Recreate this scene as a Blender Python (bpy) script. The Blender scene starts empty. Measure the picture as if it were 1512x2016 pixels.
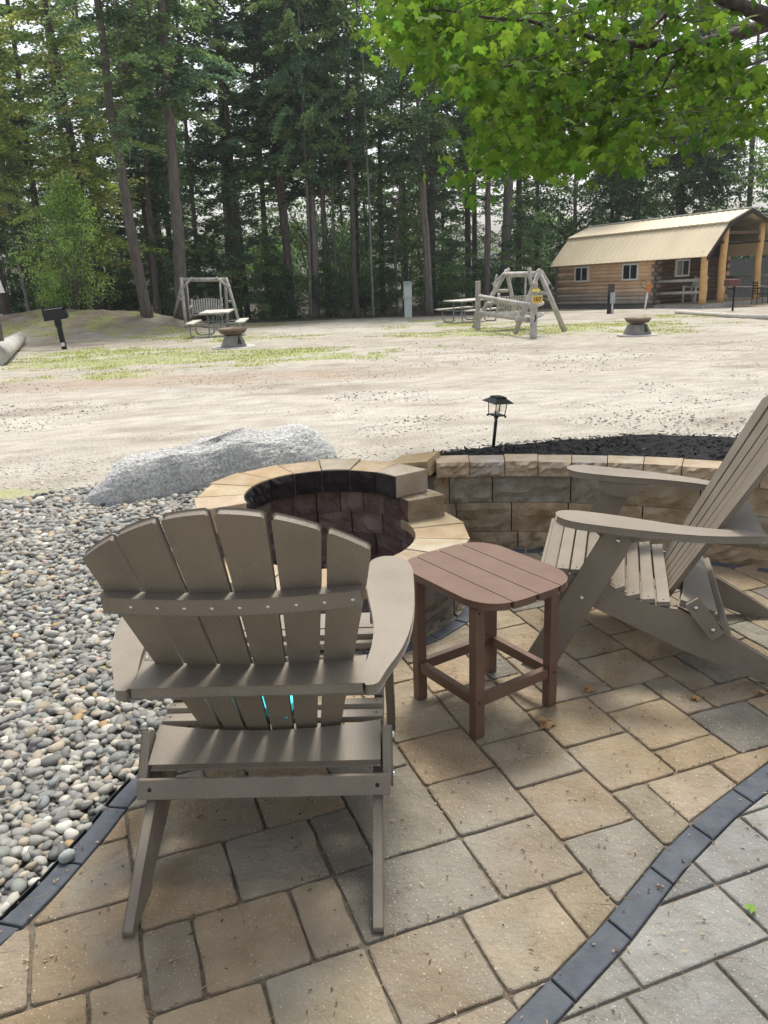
import bpy, bmesh, math, random
import numpy as np
from mathutils import Vector, Matrix
R = math.radians
random.seed(7)
rng = np.random.default_rng(7)
scene = bpy.context.scene
col = scene.collection

# ---------------------------------------------------------------- camera
FPX, PITCH, ROLL, CH = 1597.87, .3052, -.0377, 1.3421
fwd = np.array([0, math.cos(PITCH), -math.sin(PITCH)])
_rt = np.array([1., 0, 0]); _up = np.cross(_rt, fwd)
CR = _rt*math.cos(ROLL)+_up*math.sin(ROLL)
CU = -_rt*math.sin(ROLL)+_up*math.cos(ROLL)
cam_d = bpy.data.cameras.new('camera'); cam = bpy.data.objects.new('camera', cam_d); col.objects.link(cam)
cam_d.sensor_fit = 'HORIZONTAL'; cam_d.sensor_width = 36; cam_d.lens = FPX/1512*36
cam_d.clip_start = .05; cam_d.clip_end = 3000
cam.matrix_world = Matrix(((CR[0], CU[0], -fwd[0], 0), (CR[1], CU[1], -fwd[1], 0), (CR[2], CU[2], -fwd[2], CH), (0, 0, 0, 1)))
scene.camera = cam
# ---------------------------------------------------------------- sky and sun
SUN_EL, SUN_AZ = R(64), R(16)      # azimuth from +Y towards +X
w = bpy.data.worlds.new('World'); scene.world = w; w.use_nodes = True
nt = w.node_tree; bg = nt.nodes['Background']
sky = nt.nodes.new('ShaderNodeTexSky'); sky.sky_type = 'NISHITA'; sky.sun_disc = False
sky.sun_elevation = SUN_EL; sky.sun_rotation = SUN_AZ
sky.air_density = 1.0; sky.dust_density = 3.5; sky.ozone_density = 1.0
hs_ = nt.nodes.new('ShaderNodeHueSaturation'); hs_.inputs['Saturation'].default_value = .38
nt.links.new(sky.outputs[0], hs_.inputs['Color']); nt.links.new(hs_.outputs[0], bg.inputs[0]); bg.inputs[1].default_value = .15
sd = bpy.data.lights.new('sun', 'SUN'); sd.energy = 2.1; sd.angle = R(13); sd.color = (1, .95, .87)
so = bpy.data.objects.new('sun', sd); col.objects.link(so)
_d = Vector((math.sin(SUN_AZ)*math.cos(SUN_EL), math.cos(SUN_AZ)*math.cos(SUN_EL), math.sin(SUN_EL)))
so.rotation_euler = _d.to_track_quat('Z', 'Y').to_euler()
so.location = (0, 0, 30)
scene.view_settings.view_transform = 'Standard'; scene.view_settings.look = 'None'
scene.view_settings.exposure = .74; scene.view_settings.gamma = 1
scene.cycles.max_bounces = 8; scene.cycles.transparent_max_bounces = 8

HAZE = .0006  # density of the air box added to lighten dark gaps in the wood
# ---------------------------------------------------------------- geometry of the ground, pixel -> place
def ray(u, v): return fwd+CR*(u-756)/FPX-CU*(v-1008)/FPX
def gh(x, y):
    x = np.asarray(x, float); y = np.asarray(y, float)
    t = np.clip(y-5.2, 0, 37)
    z = -.03-.036*t*np.clip(t/2.5, 0, 1)
    m = .74*np.exp(-(((x+9.9)/3.3)**2+((y-29.5)/2.7)**2)**1.4)
    m = m+.45*np.exp(-(((x+13.6)/2.6)**2+((y-29.)/2.6)**2))
    return z+m
def at(u, v, y):
    d = ray(u, v); return np.array([0, 0, CH])+y/d[1]*d
def gz(u, v, z=0.):
    d = ray(u, v); return np.array([0, 0, CH])+(z-CH)/d[2]*d
def gp(u, v):
    d = ray(u, v); o = np.array([0, 0, CH]); t = 3.
    st_ = .8
    for k in range(400):
        p = o+d*(t+st_)
        if p[2] <= gh(p[0], p[1]):
            st_ /= 3
            if st_ < .004: return p
        else: t += st_
    return p

# ---------------------------------------------------------------- object helpers
def tag(o, label=None, cat=None, group=None, kind=None):
    if label: o['label'] = label
    if cat: o['category'] = cat
    if group: o['group'] = group
    if kind: o['kind'] = kind
    return o
def empty(name, loc=(0, 0, 0), rz=0.):
    o = bpy.data.objects.new(name, None); col.objects.link(o)
    o.empty_display_size = .1; o.location = loc; o.rotation_euler = (0, 0, rz); return o
def link_mesh(name, me, mat, parent=None):
    o = bpy.data.objects.new(name, me); col.objects.link(o)
    if mat is not None:
        for m in (mat if isinstance(mat, (list, tuple)) else [mat]): me.materials.append(m)
    if parent: o.parent = parent
    return o
def copy_tree(o, parent=None):
    c = o.copy(); col.objects.link(c); c.parent = parent
    for ch in list(o.children): copy_tree(ch, c)
    return c
class MB:
    def __init__(s): s.v = []; s.f = []; s.c = []; s.smooth = []
    def add(s, vs, fs, c=None, smooth=False):
        b = len(s.v); s.v += [tuple(map(float, p)) for p in vs]
        for f in fs: s.f.append(tuple(b+i for i in f)); s.c.append(c); s.smooth.append(smooth)
        return s
    def box(s, cx, cy, cz, sx, sy, sz, M=None, c=None):
        P = [(cx+a*sx/2, cy+b*sy/2, cz+d*sz/2) for a in (-1, 1) for b in (-1, 1) for d in (-1, 1)]
        if M is not None: P = [tuple(M@Vector(p)) for p in P]
        return s.add(P, [(0, 1, 3, 2), (4, 6, 7, 5), (0, 4, 5, 1), (2, 3, 7, 6), (0, 2, 6, 4), (1, 5, 7, 3)], c)
    def prism(s, poly, fn, w0, w1, c=None):
        n = len(poly); P = [fn(a, b, w0) for a, b in poly]+[fn(a, b, w1) for a, b in poly]
        F = [tuple(range(n)), tuple(range(2*n-1, n-1, -1))]+[(i, (i+1) % n+0, (i+1) % n+n, i+n) for i in range(n)]
        return s.add(P, F, c)
    def tube(s, pts, r, n=8, c=None, cap=True, jit=0.):
        pts = [Vector(p) for p in pts]; m = len(pts)
        rr = r if isinstance(r, (list, tuple)) else [r]*m
        b = len(s.v); ref = None
        for i, p in enumerate(pts):
            t = (pts[min(i+1, m-1)]-pts[max(i-1, 0)]).normalized()
            if ref is None: ref = Vector((0, 0, 1)) if abs(t.z) < .9 else Vector((1, 0, 0))
            a = (ref-t*ref.dot(t)).normalized(); bb = t.cross(a); ref = a
            for k in range(n):
                q = 2*math.pi*k/n; r1 = rr[i]*(1+random.uniform(-jit, jit))
                s.v.append(tuple(p+(a*math.cos(q)+bb*math.sin(q))*r1))
        for i in range(m-1):
            for k in range(n):
                k2 = (k+1) % n
                s.f.append((b+i*n+k, b+i*n+k2, b+(i+1)*n+k2, b+(i+1)*n+k)); s.c.append(c); s.smooth.append(True)
        if cap:
            s.f.append(tuple(b+k for k in reversed(range(n)))); s.c.append(c); s.smooth.append(False)
            s.f.append(tuple(b+(m-1)*n+k for k in range(n))); s.c.append(c); s.smooth.append(False)
        return s
    def lathe(s, prof, n=24, cx=0, cy=0, c=None, smooth=True):
        b = len(s.v); m = len(prof)
        for r, z in prof:
            for k in range(n): s.v.append((cx+r*math.cos(2*math.pi*k/n), cy+r*math.sin(2*math.pi*k/n), z))
        for i in range(m-1):
            for k in range(n):
                k2 = (k+1) % n
                s.f.append((b+i*n+k, b+i*n+k2, b+(i+1)*n+k2, b+(i+1)*n+k)); s.c.append(c); s.smooth.append(smooth)
        return s
    def build(s, name, mat, parent=None, bevel=0., seg=2):
        me = bpy.data.meshes.new(name); me.from_pydata(s.v, [], s.f)
        me.polygons.foreach_set('use_smooth', s.smooth)
        if any(c is not None for c in s.c):
            ca = me.color_attributes.new('Col', 'BYTE_COLOR', 'CORNER'); arr = []
            for f, c in zip(s.f, s.c):
                c = c or (1, 1, 1); arr += [c[0], c[1], c[2], 1.]*len(f)
            ca.data.foreach_set('color', arr)
        bm = bmesh.new(); bm.from_mesh(me)
        if bevel:
            es = [e for e in bm.edges if len(e.link_faces) == 2 and e.calc_face_angle(0) > .5]
            bmesh.ops.bevel(bm, geom=es, offset=bevel, segments=seg, affect='EDGES', clamp_overlap=True, profile=.6)
        bmesh.ops.recalc_face_normals(bm, faces=bm.faces)
        bm.to_mesh(me); bm.free()
        return link_mesh(name, me, mat, parent)
def np_mesh(name, V, F, mat, parent=None, cols=None, smooth=False):
    """V (n,3); F (m,k) same-size faces; cols (m,3) per face"""
    me = bpy.data.meshes.new(name); V = np.asarray(V, np.float32); F = np.asarray(F, np.int32)
    me.vertices.add(len(V)); me.vertices.foreach_set('co', V.ravel())
    m, k = F.shape; me.loops.add(m*k); me.loops.foreach_set('vertex_index', F.ravel())
    me.polygons.add(m); me.polygons.foreach_set('loop_start', np.arange(0, m*k, k, dtype=np.int32))
    me.polygons.foreach_set('use_smooth', np.full(m, smooth))
    me.update(calc_edges=True)
    if cols is not None:
        ca = me.color_attributes.new('Col', 'BYTE_COLOR', 'CORNER')
        c4 = np.ones((m, k, 4), np.float32); c4[:, :, :3] = np.asarray(cols)[:, None, :]
        ca.data.foreach_set('color', c4.ravel())
    me.validate()
    return link_mesh(name, me, mat, parent)

# ---------------------------------------------------------------- materials
def mat(name, c1=(.5, .5, .5), c2=None, scale=8., rough=.8, bump=.0, bscale=60., vcol=False, mixf=.5, trans=0., spec=.3, metal=0., stretch=None, speck=None, c3=None, detail=6, objrand=0., bdist=.01):
    m = bpy.data.materials.new(name); m.use_nodes = True; t = m.node_tree; n = t.nodes; L = t.links
    b = n['Principled BSDF']; b.inputs['Roughness'].default_value = rough; b.inputs['Metallic'].default_value = metal
    b.inputs['Specular IOR Level'].default_value = spec
    tc = n.new('ShaderNodeTexCoord'); mp = n.new('ShaderNodeMapping'); L.new(tc.outputs['Object'], mp.inputs[0])
    if stretch: mp.inputs['Scale'].default_value = stretch
    out = None
    base = n.new('ShaderNodeRGB'); base.outputs[0].default_value = (*c1, 1); out = base.outputs[0]
    if vcol:
        a = n.new('ShaderNodeVertexColor'); a.layer_name = 'Col'; out = a.outputs[0]
    def mix(a, bcol, fac, mode='MIX'):
        x = n.new('ShaderNodeMix'); x.data_type = 'RGBA'; x.blend_type = mode
        if isinstance(fac, float): x.inputs[0].default_value = fac
        else: L.new(fac, x.inputs[0])
        L.new(a, x.inputs[6])
        if isinstance(bcol, tuple): x.inputs[7].default_value = (*bcol, 1)
        else: L.new(bcol, x.inputs[7])
        return x.outputs[2]
    def noise(sc, det=detail, lo=.35, hi=.65, seed=0):
        z = n.new('ShaderNodeTexNoise'); z.inputs['Scale'].default_value = sc; z.inputs['Detail'].default_value = det
        z.noise_dimensions = '4D'; z.inputs['W'].default_value = seed
        L.new(mp.outputs[0], z.inputs['Vector'])
        r = n.new('ShaderNodeMapRange'); r.inputs[1].default_value = lo; r.inputs[2].default_value = hi
        L.new(z.outputs[0], r.inputs[0]); return r.outputs[0], z.outputs[0]
    if c2:
        f, _ = noise(scale)
        if vcol:
            x = n.new('ShaderNodeMath'); x.operation = 'MULTIPLY'; x.inputs[1].default_value = mixf; L.new(f, x.inputs[0])
            out = mix(out, c2, x.outputs[0], 'MULTIPLY')
        else: out = mix(out, c2, f)
    if c3:
        f, _ = noise(scale*.37, 3, .54, .76, 5.); out = mix(out, c3, f)
    if speck:
        sc, colr, thr = speck
        f, _ = noise(sc, 2, thr, thr+.06, 9.); out = mix(out, colr, f)
    if objrand:
        oi = n.new('ShaderNodeObjectInfo'); r = n.new('ShaderNodeMapRange'); r.inputs[3].default_value = 1-objrand; r.inputs[4].default_value = 1+objrand
        L.new(oi.outputs['Random'], r.inputs[0])
        hsv = n.new('ShaderNodeHueSaturation'); L.new(r.outputs[0], hsv.inputs['Value']); L.new(out, hsv.inputs['Color']); out = hsv.outputs[0]
    L.new(out, b.inputs['Base Color'])
    if bump:
        z = n.new('ShaderNodeTexNoise'); z.inputs['Scale'].default_value = bscale; z.inputs['Detail'].default_value = 8; z.inputs['Roughness'].default_value = .65
        L.new(mp.outputs[0], z.inputs['Vector'])
        bp = n.new('ShaderNodeBump'); bp.inputs['Strength'].default_value = bump; bp.inputs['Distance'].default_value = bdist
        L.new(z.outputs[0], bp.inputs['Height']); L.new(bp.outputs[0], b.inputs['Normal'])
    if trans:
        o = n['Material Output']; tr = n.new('ShaderNodeBsdfTranslucent'); ms = n.new('ShaderNodeMixShader'); ms.inputs[0].default_value = trans
        hs = n.new('ShaderNodeHueSaturation'); hs.inputs['Value'].default_value = 1.5; hs.inputs['Saturation'].default_value = 1.1; hs.inputs['Hue'].default_value = .49
        L.new(out, hs.inputs['Color']); L.new(hs.outputs[0], tr.inputs[0])
        L.new(b.outputs[0], ms.inputs[1]); L.new(tr.outputs[0], ms.inputs[2]); L.new(ms.outputs[0], o.inputs[0])
    return m
M = {}
M['taupe'] = mat('taupe_lumber', (.182, .152, .116), (.22, .188, .146), 9, .5, .2, 350, spec=.4, speck=(420, (.31, .27, .21), .6), c3=(.235, .2, .155))
M['brown'] = mat('brown_lumber', (.125, .07, .046), (.15, .088, .06), 14, .5, .12, 350, spec=.4, speck=(450, (.19, .12, .09), .62))
M['steel'] = mat('bolt_steel', (.6, .6, .58), rough=.25, metal=1.)
M['paver'] = mat('paver_stone', c2=(.7, .68, .64), scale=9, vcol=True, mixf=.9, rough=.9, bump=1., bscale=38, bdist=.016, speck=(190, (.52, .48, .4), .63), c3=(.29, .27, .22))
M['joint'] = mat('joint_sand', (.13, .11, .085), (.22, .185, .14), 60, .95, .8, 200)
M['edge'] = mat('charcoal_paver', (.058, .066, .08), (.095, .105, .12), 14, .75, .5, 60, speck=(150, (.14, .14, .14), .68))
M['block'] = mat('split_stone', c2=(.6, .52, .42), scale=11, vcol=True, mixf=.9, rough=.9, bump=.9, bscale=38, bdist=.02)
M['captop'] = mat('cap_stone', c2=(.78, .68, .55), scale=10, vcol=True, mixf=.9, rough=.85, bump=.5, bscale=60)
M['pebble'] = mat('pebble', c2=(.72, .72, .72), scale=40, vcol=True, mixf=.7, rough=.6, bump=.15, bscale=90)
M['underpeb'] = mat('pebble_bed', (.07, .066, .06), (.12, .115, .1), 60, .95, .9, 60)
M['granite'] = mat('granite', (.42, .42, .405), (.80, .795, .77), 55, .85, 1., 48, speck=(150, (.12, .12, .12), .6), c3=(.52, .51, .47), bdist=.03)
M['mulch'] = mat('mulch', c2=(.5, .5, .5), scale=30, vcol=True, mixf=.8, rough=.75, bump=.6, bscale=90)
M['blackmetal'] = mat('black_metal', (.014, .015, .017), rough=.45, bump=.1, bscale=80)
M['wood'] = mat('weathered_log', (.33, .31, .28), (.5, .48, .44), 6, .9, .8, 14, stretch=(1, 1, 1), c3=(.26, .235, .2))
M['woodboard'] = mat('weathered_board', (.44, .42, .37), (.58, .56, .51), 9, .9, .3, 30)
M['galv'] = mat('galvanised_tube', (.24, .26, .25), (.3, .32, .31), 20, .45, metal=.5)
M['bark'] = mat('bark', (.115, .096, .082), (.2, .172, .15), 5, .95, 1., 9, stretch=(3, 3, .5), bdist=.06, objrand=.3)
M['barklight'] = mat('light_bark', (.19, .175, .16), (.3, .28, .26), 6, .95, 1., 9, stretch=(3, 3, .6), bdist=.06)
M['needleD'] = mat('needles_dark', (.03, .066, .03), c2=(.6, .7, .6), scale=.8, vcol=True, mixf=.4, rough=.6, trans=.42, objrand=.25)
M['needleB'] = mat('needles_bright', (.1, .15, .03), c2=(.6, .75, .6), scale=1.2, vcol=True, mixf=.4, rough=.6, trans=.45)
M['leaf'] = mat('leaf', c2=(.6, .8, .6), scale=1.2, vcol=True, mixf=.4, rough=.5, trans=.4)
M['maple'] = mat('maple_leaf', c2=(.75, .9, .6), scale=6, vcol=True, mixf=.35, rough=.6, trans=.55, spec=.12)
M['twig'] = mat('maple_bark', (.045, .036, .03), (.1, .085, .07), 30, .9, .8, 60)
M['grassb'] = mat('grass_blade', vcol=True, rough=.6, trans=.3)
M['rust'] = mat('rusty_steel', (.10, .068, .05), (.17, .125, .09), 8, .6, .3, 40, metal=.35)
M['concrete'] = mat('concrete', (.2, .195, .18), (.28, .27, .25), 7, .9, .4, 50)
M['concretel'] = mat('pale_concrete', (.4, .38, .34), (.5, .48, .43), 7, .9, .4, 50)
M['util'] = mat('pale_green_enamel', (.5, .57, .53), (.55, .62, .58), 3, .5)
M['utild'] = mat('grey_enamel', (.33, .4, .4), rough=.5)
M['postbrown'] = mat('brown_post', (.07, .05, .045), (.1, .075, .065), 14, .9, .4, 40)
M['yellow'] = mat('yellow_sign', (.75, .42, .03), rough=.5)
M['yellowl'] = mat('pale_yellow', (.85, .7, .15), rough=.5)
M['ink'] = mat('sign_ink', (.02, .018, .015), rough=.6)
M['white'] = mat('white_paint', (.75, .75, .72), rough=.5)
M['log'] = mat('cabin_log', (.42, .24, .125), (.5, .31, .17), 2, .7, .5, 20, stretch=(1, 1, 6), vcol=False)
M['logd'] = mat('log_end', (.13, .105, .085), (.22, .18, .14), 9, .85, .5, 25)
M['logdark'] = mat('dark_porch_log', (.1, .062, .04), (.14, .09, .06), 6, .75, .5, 20)
M['roof'] = mat('tan_metal_roof', (.70, .60, .42), (.64, .54, .37), .8, .5, c3=(.58, .49, .34))
M['trim'] = mat('white_trim', (.7, .7, .64), rough=.5)
M['glass'] = mat('window_glass', (.02, .025, .03), rough=.08, spec=.8)
M['honey'] = mat('peeled_post', (.58, .34, .13), (.66, .43, .2), 5, .6, .4, 12)
M['deck'] = mat('deck_board', (.4, .33, .22), (.3, .25, .17), 12, .85, .3, 30)
M['soffit'] = mat('dark_board_shade', (.035, .028, .022), (.05, .04, .03), 6, .9)  # near-black also stands in for porch shade on the front gable
M['turq'] = mat('turquoise_cloth', (.02, .5, .62), (.1, .7, .78), 30, .7)
M['navy'] = mat('violet_cloth', (.16, .2, .42), (.3, .36, .6), 25, .7)
M['orange'] = mat('orange_box', (.55, .2, .05), rough=.6)
M['dryleaf'] = mat('dry_leaf', (.25, .15, .07), (.38, .25, .13), 40, .8, trans=.2)
M['litter'] = mat('litter', vcol=True, rough=.9)
m = bpy.data.materials.new('lamp_glass'); m.use_nodes = True; b = m.node_tree.nodes['Principled BSDF']
b.inputs['Transmission Weight'].default_value = 1; b.inputs['Roughness'].default_value = .08; b.inputs['IOR'].default_value = 1.1; b.inputs['Base Color'].default_value = (.95, .93, .9, 1); M['lampglass'] = m
del b

# ground material: vertex colour + gravel noise
m = mat('gravel_ground', c2=(.62, .59, .54), scale=45, vcol=True, mixf=.75, rough=.95, bump=1., bscale=45, speck=(130, (.62, .59, .54), .6))
M['ground'] = m

# ================================================================ GROUND
def vnoise(X, Y, sc, seed):
    r = np.random.default_rng(seed); T = r.random((64, 64)); x = X/sc; y = Y/sc
    xi = np.floor(x).astype(int); yi = np.floor(y).astype(int); fx = x-xi; fy = y-yi
    fx = fx*fx*(3-2*fx); fy = fy*fy*(3-2*fy)
    g = lambda a, b: T[a % 64, b % 64]
    return (g(xi, yi)*(1-fx)+g(xi+1, yi)*fx)*(1-fy)+(g(xi, yi+1)*(1-fx)+g(xi+1, yi+1)*fx)*fy
def fbm(X, Y, sc, seed):
    return .5*vnoise(X, Y, sc, seed)+.3*vnoise(X, Y, sc/2.1, seed+1)+.2*vnoise(X, Y, sc/4.3, seed+2)
def grid_axis(parts):
    a = []
    for lo, hi, st in parts: a += list(np.arange(lo, hi, st))
    return np.array(a)
ys = grid_axis([(-30, -4, 4), (-4, 4.5, .5), (4.5, 14, .1), (14, 40, .16), (40, 60, 1.5), (60, 170, 10)])
xs = grid_axis([(-150, -60, 10), (-60, -22, 2), (-22, 22, .16), (22, 60, 2), (60, 151, 10)])
X, Y = np.meshgrid(xs, ys)
Z = gh(X, Y)
Z += np.where((Y > 6) & (Y < 42), (fbm(X, Y, 1.3, 3)-.5)*.05+(fbm(X, Y, .4, 8)-.5)*.02, 0)+(gh(X, Y)-(-.03-.036*np.clip(Y-5.2, 0, 37)) > .15)*((fbm(X, Y, .9, 18)-.5)*.22+(fbm(X, Y, .35, 28)-.5)*.08)
def blob(cx, cy, rx, ry): return np.exp(-(((X-cx)/rx)**2+((Y-cy)/ry)**2)**2)
G = np.zeros_like(X)
def gpatch(u, v, rx, ry, k=1.): 
    global G
    p = gp(u, v); G = np.maximum(G, k*blob(p[0], p[1], rx, ry))
gpatch(170, 695, 1.9, 1.7); gpatch(310, 705, 3.2, 2.0); gpatch(450, 700, 3.3, 1.9); gpatch(560, 705, 2.6, 1.2, .8); gpatch(330, 660, 3., 2.5, .65); gpatch(500, 665, 3, 2, .5)
gpatch(900, 640, 2.6, 1.6, .8); gpatch(1010, 652, 3.5, 2.0, .95); gpatch(1160, 642, 3.0, 1.9, 1.); gpatch(1260, 650, 2.4, 1.5, .6); gpatch(1340, 622, 1.6, 1.2, .8); gpatch(840, 632, 1.6, 1., .6)
gpatch(120, 635, 3, 2, .6); gpatch(240, 628, 2.5, 2, .45); gpatch(20, 976, .55, .16, .9); gpatch(80, 972, .4, .14, .7); gpatch(470, 640, 4., 2.5, .35); gpatch(100, 650, 3, 3, .4); gpatch(230, 740, 1.4, .6, .8)
F1 = fbm(X, Y, .7, 21); F2 = fbm(X, Y, .28, 33); F3 = fbm(X, Y, 3., 44); F4 = fbm(X*.5, Y, .35, 55)
GM = np.clip((G*1.25+(F1-.5)*1.9+(F2-.5)*1.2+(F4-.5)*1.6-.55)*1.5, 0, .8)*(G > .05)
base = np.array([.375, .345, .285]); brown = np.array([.30, .245, .18]); pale = np.array([.455, .43, .375]); grass = np.array([.30, .33, .115])
t = np.clip((F3-.42)*3, 0, 1)[..., None]
C = base*(1-t)+pale*t
road = np.exp(-((Y-8.5)/4.)**2)[..., None]; C = C*(1-.7*road)+pale*.7*road
kb = np.clip((blob(-10.5, 30, 6., 4.5)+blob(-9, 22, 4, 2.5)*.45)*1.1+(F1-.5)*1.2+(F4-.5), 0, .92)[..., None]; C = C*(1-kb)+np.array([.185, .14, .09])*kb
p0 = gp(330, 750); k2 = np.clip(blob(p0[0], p0[1], 4.5, .9)*.9*(F2*1.6), 0, .75)[..., None]; C = C*(1-k2)+np.array([.33, .25, .18])*k2
p0 = gp(1020, 690); k2 = np.clip(blob(p0[0], p0[1], 2.6, .35)*(F2*1.5-.2), 0, .6)[..., None]; C = C*(1-k2)+np.array([.3, .25, .19])*k2
C = C*(1-GM[..., None])+grass*GM[..., None]
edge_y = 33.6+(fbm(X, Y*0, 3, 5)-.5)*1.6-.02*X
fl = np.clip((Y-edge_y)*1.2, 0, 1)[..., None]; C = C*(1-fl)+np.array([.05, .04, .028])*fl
F5 = fbm(X*.2+.2*Y, Y, .6, 66); C = C*(.9+.2*F2[..., None])*(.91+.18*F5[..., None])*(.84+.32*rng.random(X.shape)[..., None])
# the cabin's yard
ny, nx = X.shape
V = np.stack([X, Y, Z], -1).reshape(-1, 3)
idx = np.arange(ny*nx).reshape(ny, nx)
F = np.stack([idx[:-1, :-1], idx[:-1, 1:], idx[1:, 1:], idx[1:, :-1]], -1).reshape(-1, 4)
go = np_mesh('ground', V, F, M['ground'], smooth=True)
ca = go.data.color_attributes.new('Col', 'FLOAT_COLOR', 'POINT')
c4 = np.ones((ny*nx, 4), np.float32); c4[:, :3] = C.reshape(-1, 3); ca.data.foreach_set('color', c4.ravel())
tag(go, kind='structure')

# loose stones and debris lying on the open gravel
def ico(sub):
    bm = bmesh.new(); bmesh.ops.create_icosphere(bm, subdivisions=sub, radius=1.)
    v = np.array([x.co[:] for x in bm.verts]); f = np.array([[q.index for q in x.verts] for x in bm.faces]); bm.free(); return v, f
def stones(name, P, S, sub, cols, mat_, squash=.55, seed=1, aspect=.72):
    r = np.random.default_rng(seed); v, f = ico(sub); n = len(P)
    vars_ = []
    for k in range(16):
        q = v.copy(); a = r.normal(size=(4, 3)); 
        for j in range(4): q = q*(1+.12*np.sin(v@a[j]*1.6+j))[:, None]
        vars_.append(q)
    vars_ = np.array(vars_)[r.integers(0, 16, n)]
    sc = np.stack([S, S*(aspect+r.random(n)*.28), S*(squash+.22*r.random(n))], -1)
    q = vars_*sc[:, None, :]
    a = r.random(n)*6.283; tl = r.normal(0, .28, n); ca_, sa = np.cos(a), np.sin(a); ct, st = np.cos(tl), np.sin(tl)
    x, y, z = q[..., 0], q[..., 1], q[..., 2]
    x2 = x*ct[:, None]-z*st[:, None]; z2 = x*st[:, None]+z*ct[:, None]
    W = np.stack([x2*ca_[:, None]-y*sa[:, None], x2*sa[:, None]+y*ca_[:, None], z2], -1)+P[:, None, :]
    FF = (f[None]+(np.arange(n)*len(v))[:, None, None]).reshape(-1, 3)
    cc = np.repeat(cols, len(f), 0)
    return np_mesh(name, W.reshape(-1, 3), FF, mat_, cols=cc, smooth=True)
n = 24000
px = rng.uniform(0, 1512, n); py = 640+(965-640)*rng.random(n)**.8
dd = np.array([ray(a, b) for a, b in zip(px, py)]); tt = CH/-dd[:, 2]
for _ in range(40):
    q = np.array([0, 0, CH])+dd*tt[:, None]; tt += .8*(gh(q[:, 0], q[:, 1])-q[:, 2])/dd[:, 2]
P = np.array([0, 0, CH])+dd*tt[:, None]; P = P[(P[:, 1] > 5.1) & (P[:, 1] < 40)]
n = len(P); S = rng.uniform(.3, 1., n)**5*.013+.0032*(P[:, 1]/8)
cc = np.array([.52, .49, .43])*rng.uniform(.75, 1.25, (n, 1))*(1+rng.normal(0, .03, (n, 3)))
tag(stones('loose_stones', P, S, 1, np.clip(cc, .03, .75), M['pebble'], seed=4), 'small loose stones strewn over the pale gravel road', 'loose stones', kind='stuff')
# grass blades in the weedy patches
ok = (GM > .35) & (Y > 6) & (Y < 34); cand = np.argwhere(ok)
sel = cand[rng.integers(0, len(cand), 26000)]
bx = X[sel[:, 0], sel[:, 1]]+rng.uniform(-.1, .1, len(sel)); by = Y[sel[:, 0], sel[:, 1]]+rng.uniform(-.1, .1, len(sel)); bz = gh(bx, by)-.005
hh = rng.uniform(.01, .045, len(sel)); aa = rng.random(len(sel))*6.28; wd = .012
dx, dy = np.cos(aa)*wd, np.sin(aa)*wd; lx, ly = rng.normal(0, .02, (2, len(sel)))
V = np.stack([np.stack([bx-dx, by-dy, bz], -1), np.stack([bx+dx, by+dy, bz], -1), np.stack([bx+lx, by+ly, bz+hh], -1)], 1).reshape(-1, 3)
F = np.arange(len(V)).reshape(-1, 3)
gc = np.array([.34, .37, .12])*rng.uniform(.6, 1.35, (len(sel), 1))
tag(np_mesh('grass', V, F, M['grassb'], cols=gc), 'short yellow-green weedy grass growing in patches on the gravel clearing', 'grass', kind='stuff')

# ================================================================ PATIO
TH = .3497; ct, st = math.cos(TH), math.sin(TH)
def ab(a, b): return (a*ct-b*st, a*st+b*ct)
A0, B0, DA, DB = .062, 1.265, .107, .1075
known = [(-3,-1,3,5),(-3,-1,1,3),(-5,-3,1,3),(-4,-2,-1,1),(-2,-1,-1,1),(-1,1,2,4),(-1,0,0,2),(0,2,0,2),(-1,2,4,6),(2,3,0,2),(1,3,2,4),(3,4,2,4),(4,6,2,5),(6,8,4,6),(6,8,2,4),(6,8,0,2),(3,6,0,2),(3,5,-2,0),(5,7,-2,0),(7,8,-2,0),(8,10,-1,1),(8,10,1,3),(8,10,3,5),(10,12,2,4),(10,12,4,6),(12,14,5,6),(12,14,3,5),(12,14,2,3),(14,15,4,6),(14,16,2,4),(15,17,4,5),(11,13,0,2),(10,11,0,2),(13,15,0,2),(13,15,6,8),(15,16,5,7),(15,17,7,9),(16,18,5,7),(-1,1,-2,0),(1,3,-2,0)]
occ = {}
rects = []
def put(r):
    for i in range(r[0], r[1]):
        for j in range(r[2], r[3]):
            if (i, j) in occ: return False
    for i in range(r[0], r[1]):
        for j in range(r[2], r[3]): occ[(i, j)] = 1
    rects.append(r); return True
for r_ in known: put(r_)
rr = random.Random(3)
for j in range(-5, 22):
    for i in range(-12, 34):
        if (i, j) in occ: continue
        opts = [(2, 2), (2, 2), (2, 1), (1, 2), (3, 2), (2, 3)]; rr.shuffle(opts)
        for a_, b_ in opts+[(2, 1), (1, 2), (1, 1)]:
            if put((i, i+a_, j, j+b_)): break
edgeL = [(-1.06, .8), (-.97, 1.03), (-.90, 1.2), (-.838, 1.352), (-.805, 1.41), (-.765, 1.516), (-.718, 1.685), (-.69, 1.817), (-.635, 1.99), (-.56, 2.15), (-.47, 2.32), (-.40, 2.5), (-.4, 2.7)]
edgeR = [(-.25, .75), (-.05, .92), (.186, 1.128), (.417, 1.343), (.608, 1.546), (.79, 1.71), (1.012, 1.878), (1.3, 2.04), (1.6, 2.17), (1.95, 2.28), (2.6, 2.4)]
BW = .062
def offs(pl, d):
    out = []
    for i, p in enumerate(pl):
        a = pl[max(i-1, 0)]; b_ = pl[min(i+1, len(pl)-1)]; tx, ty = b_[0]-a[0], b_[1]-a[1]; l = math.hypot(tx, ty)
        out.append((p[0]-ty/l*d, p[1]+tx/l*d))
    return out
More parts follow.
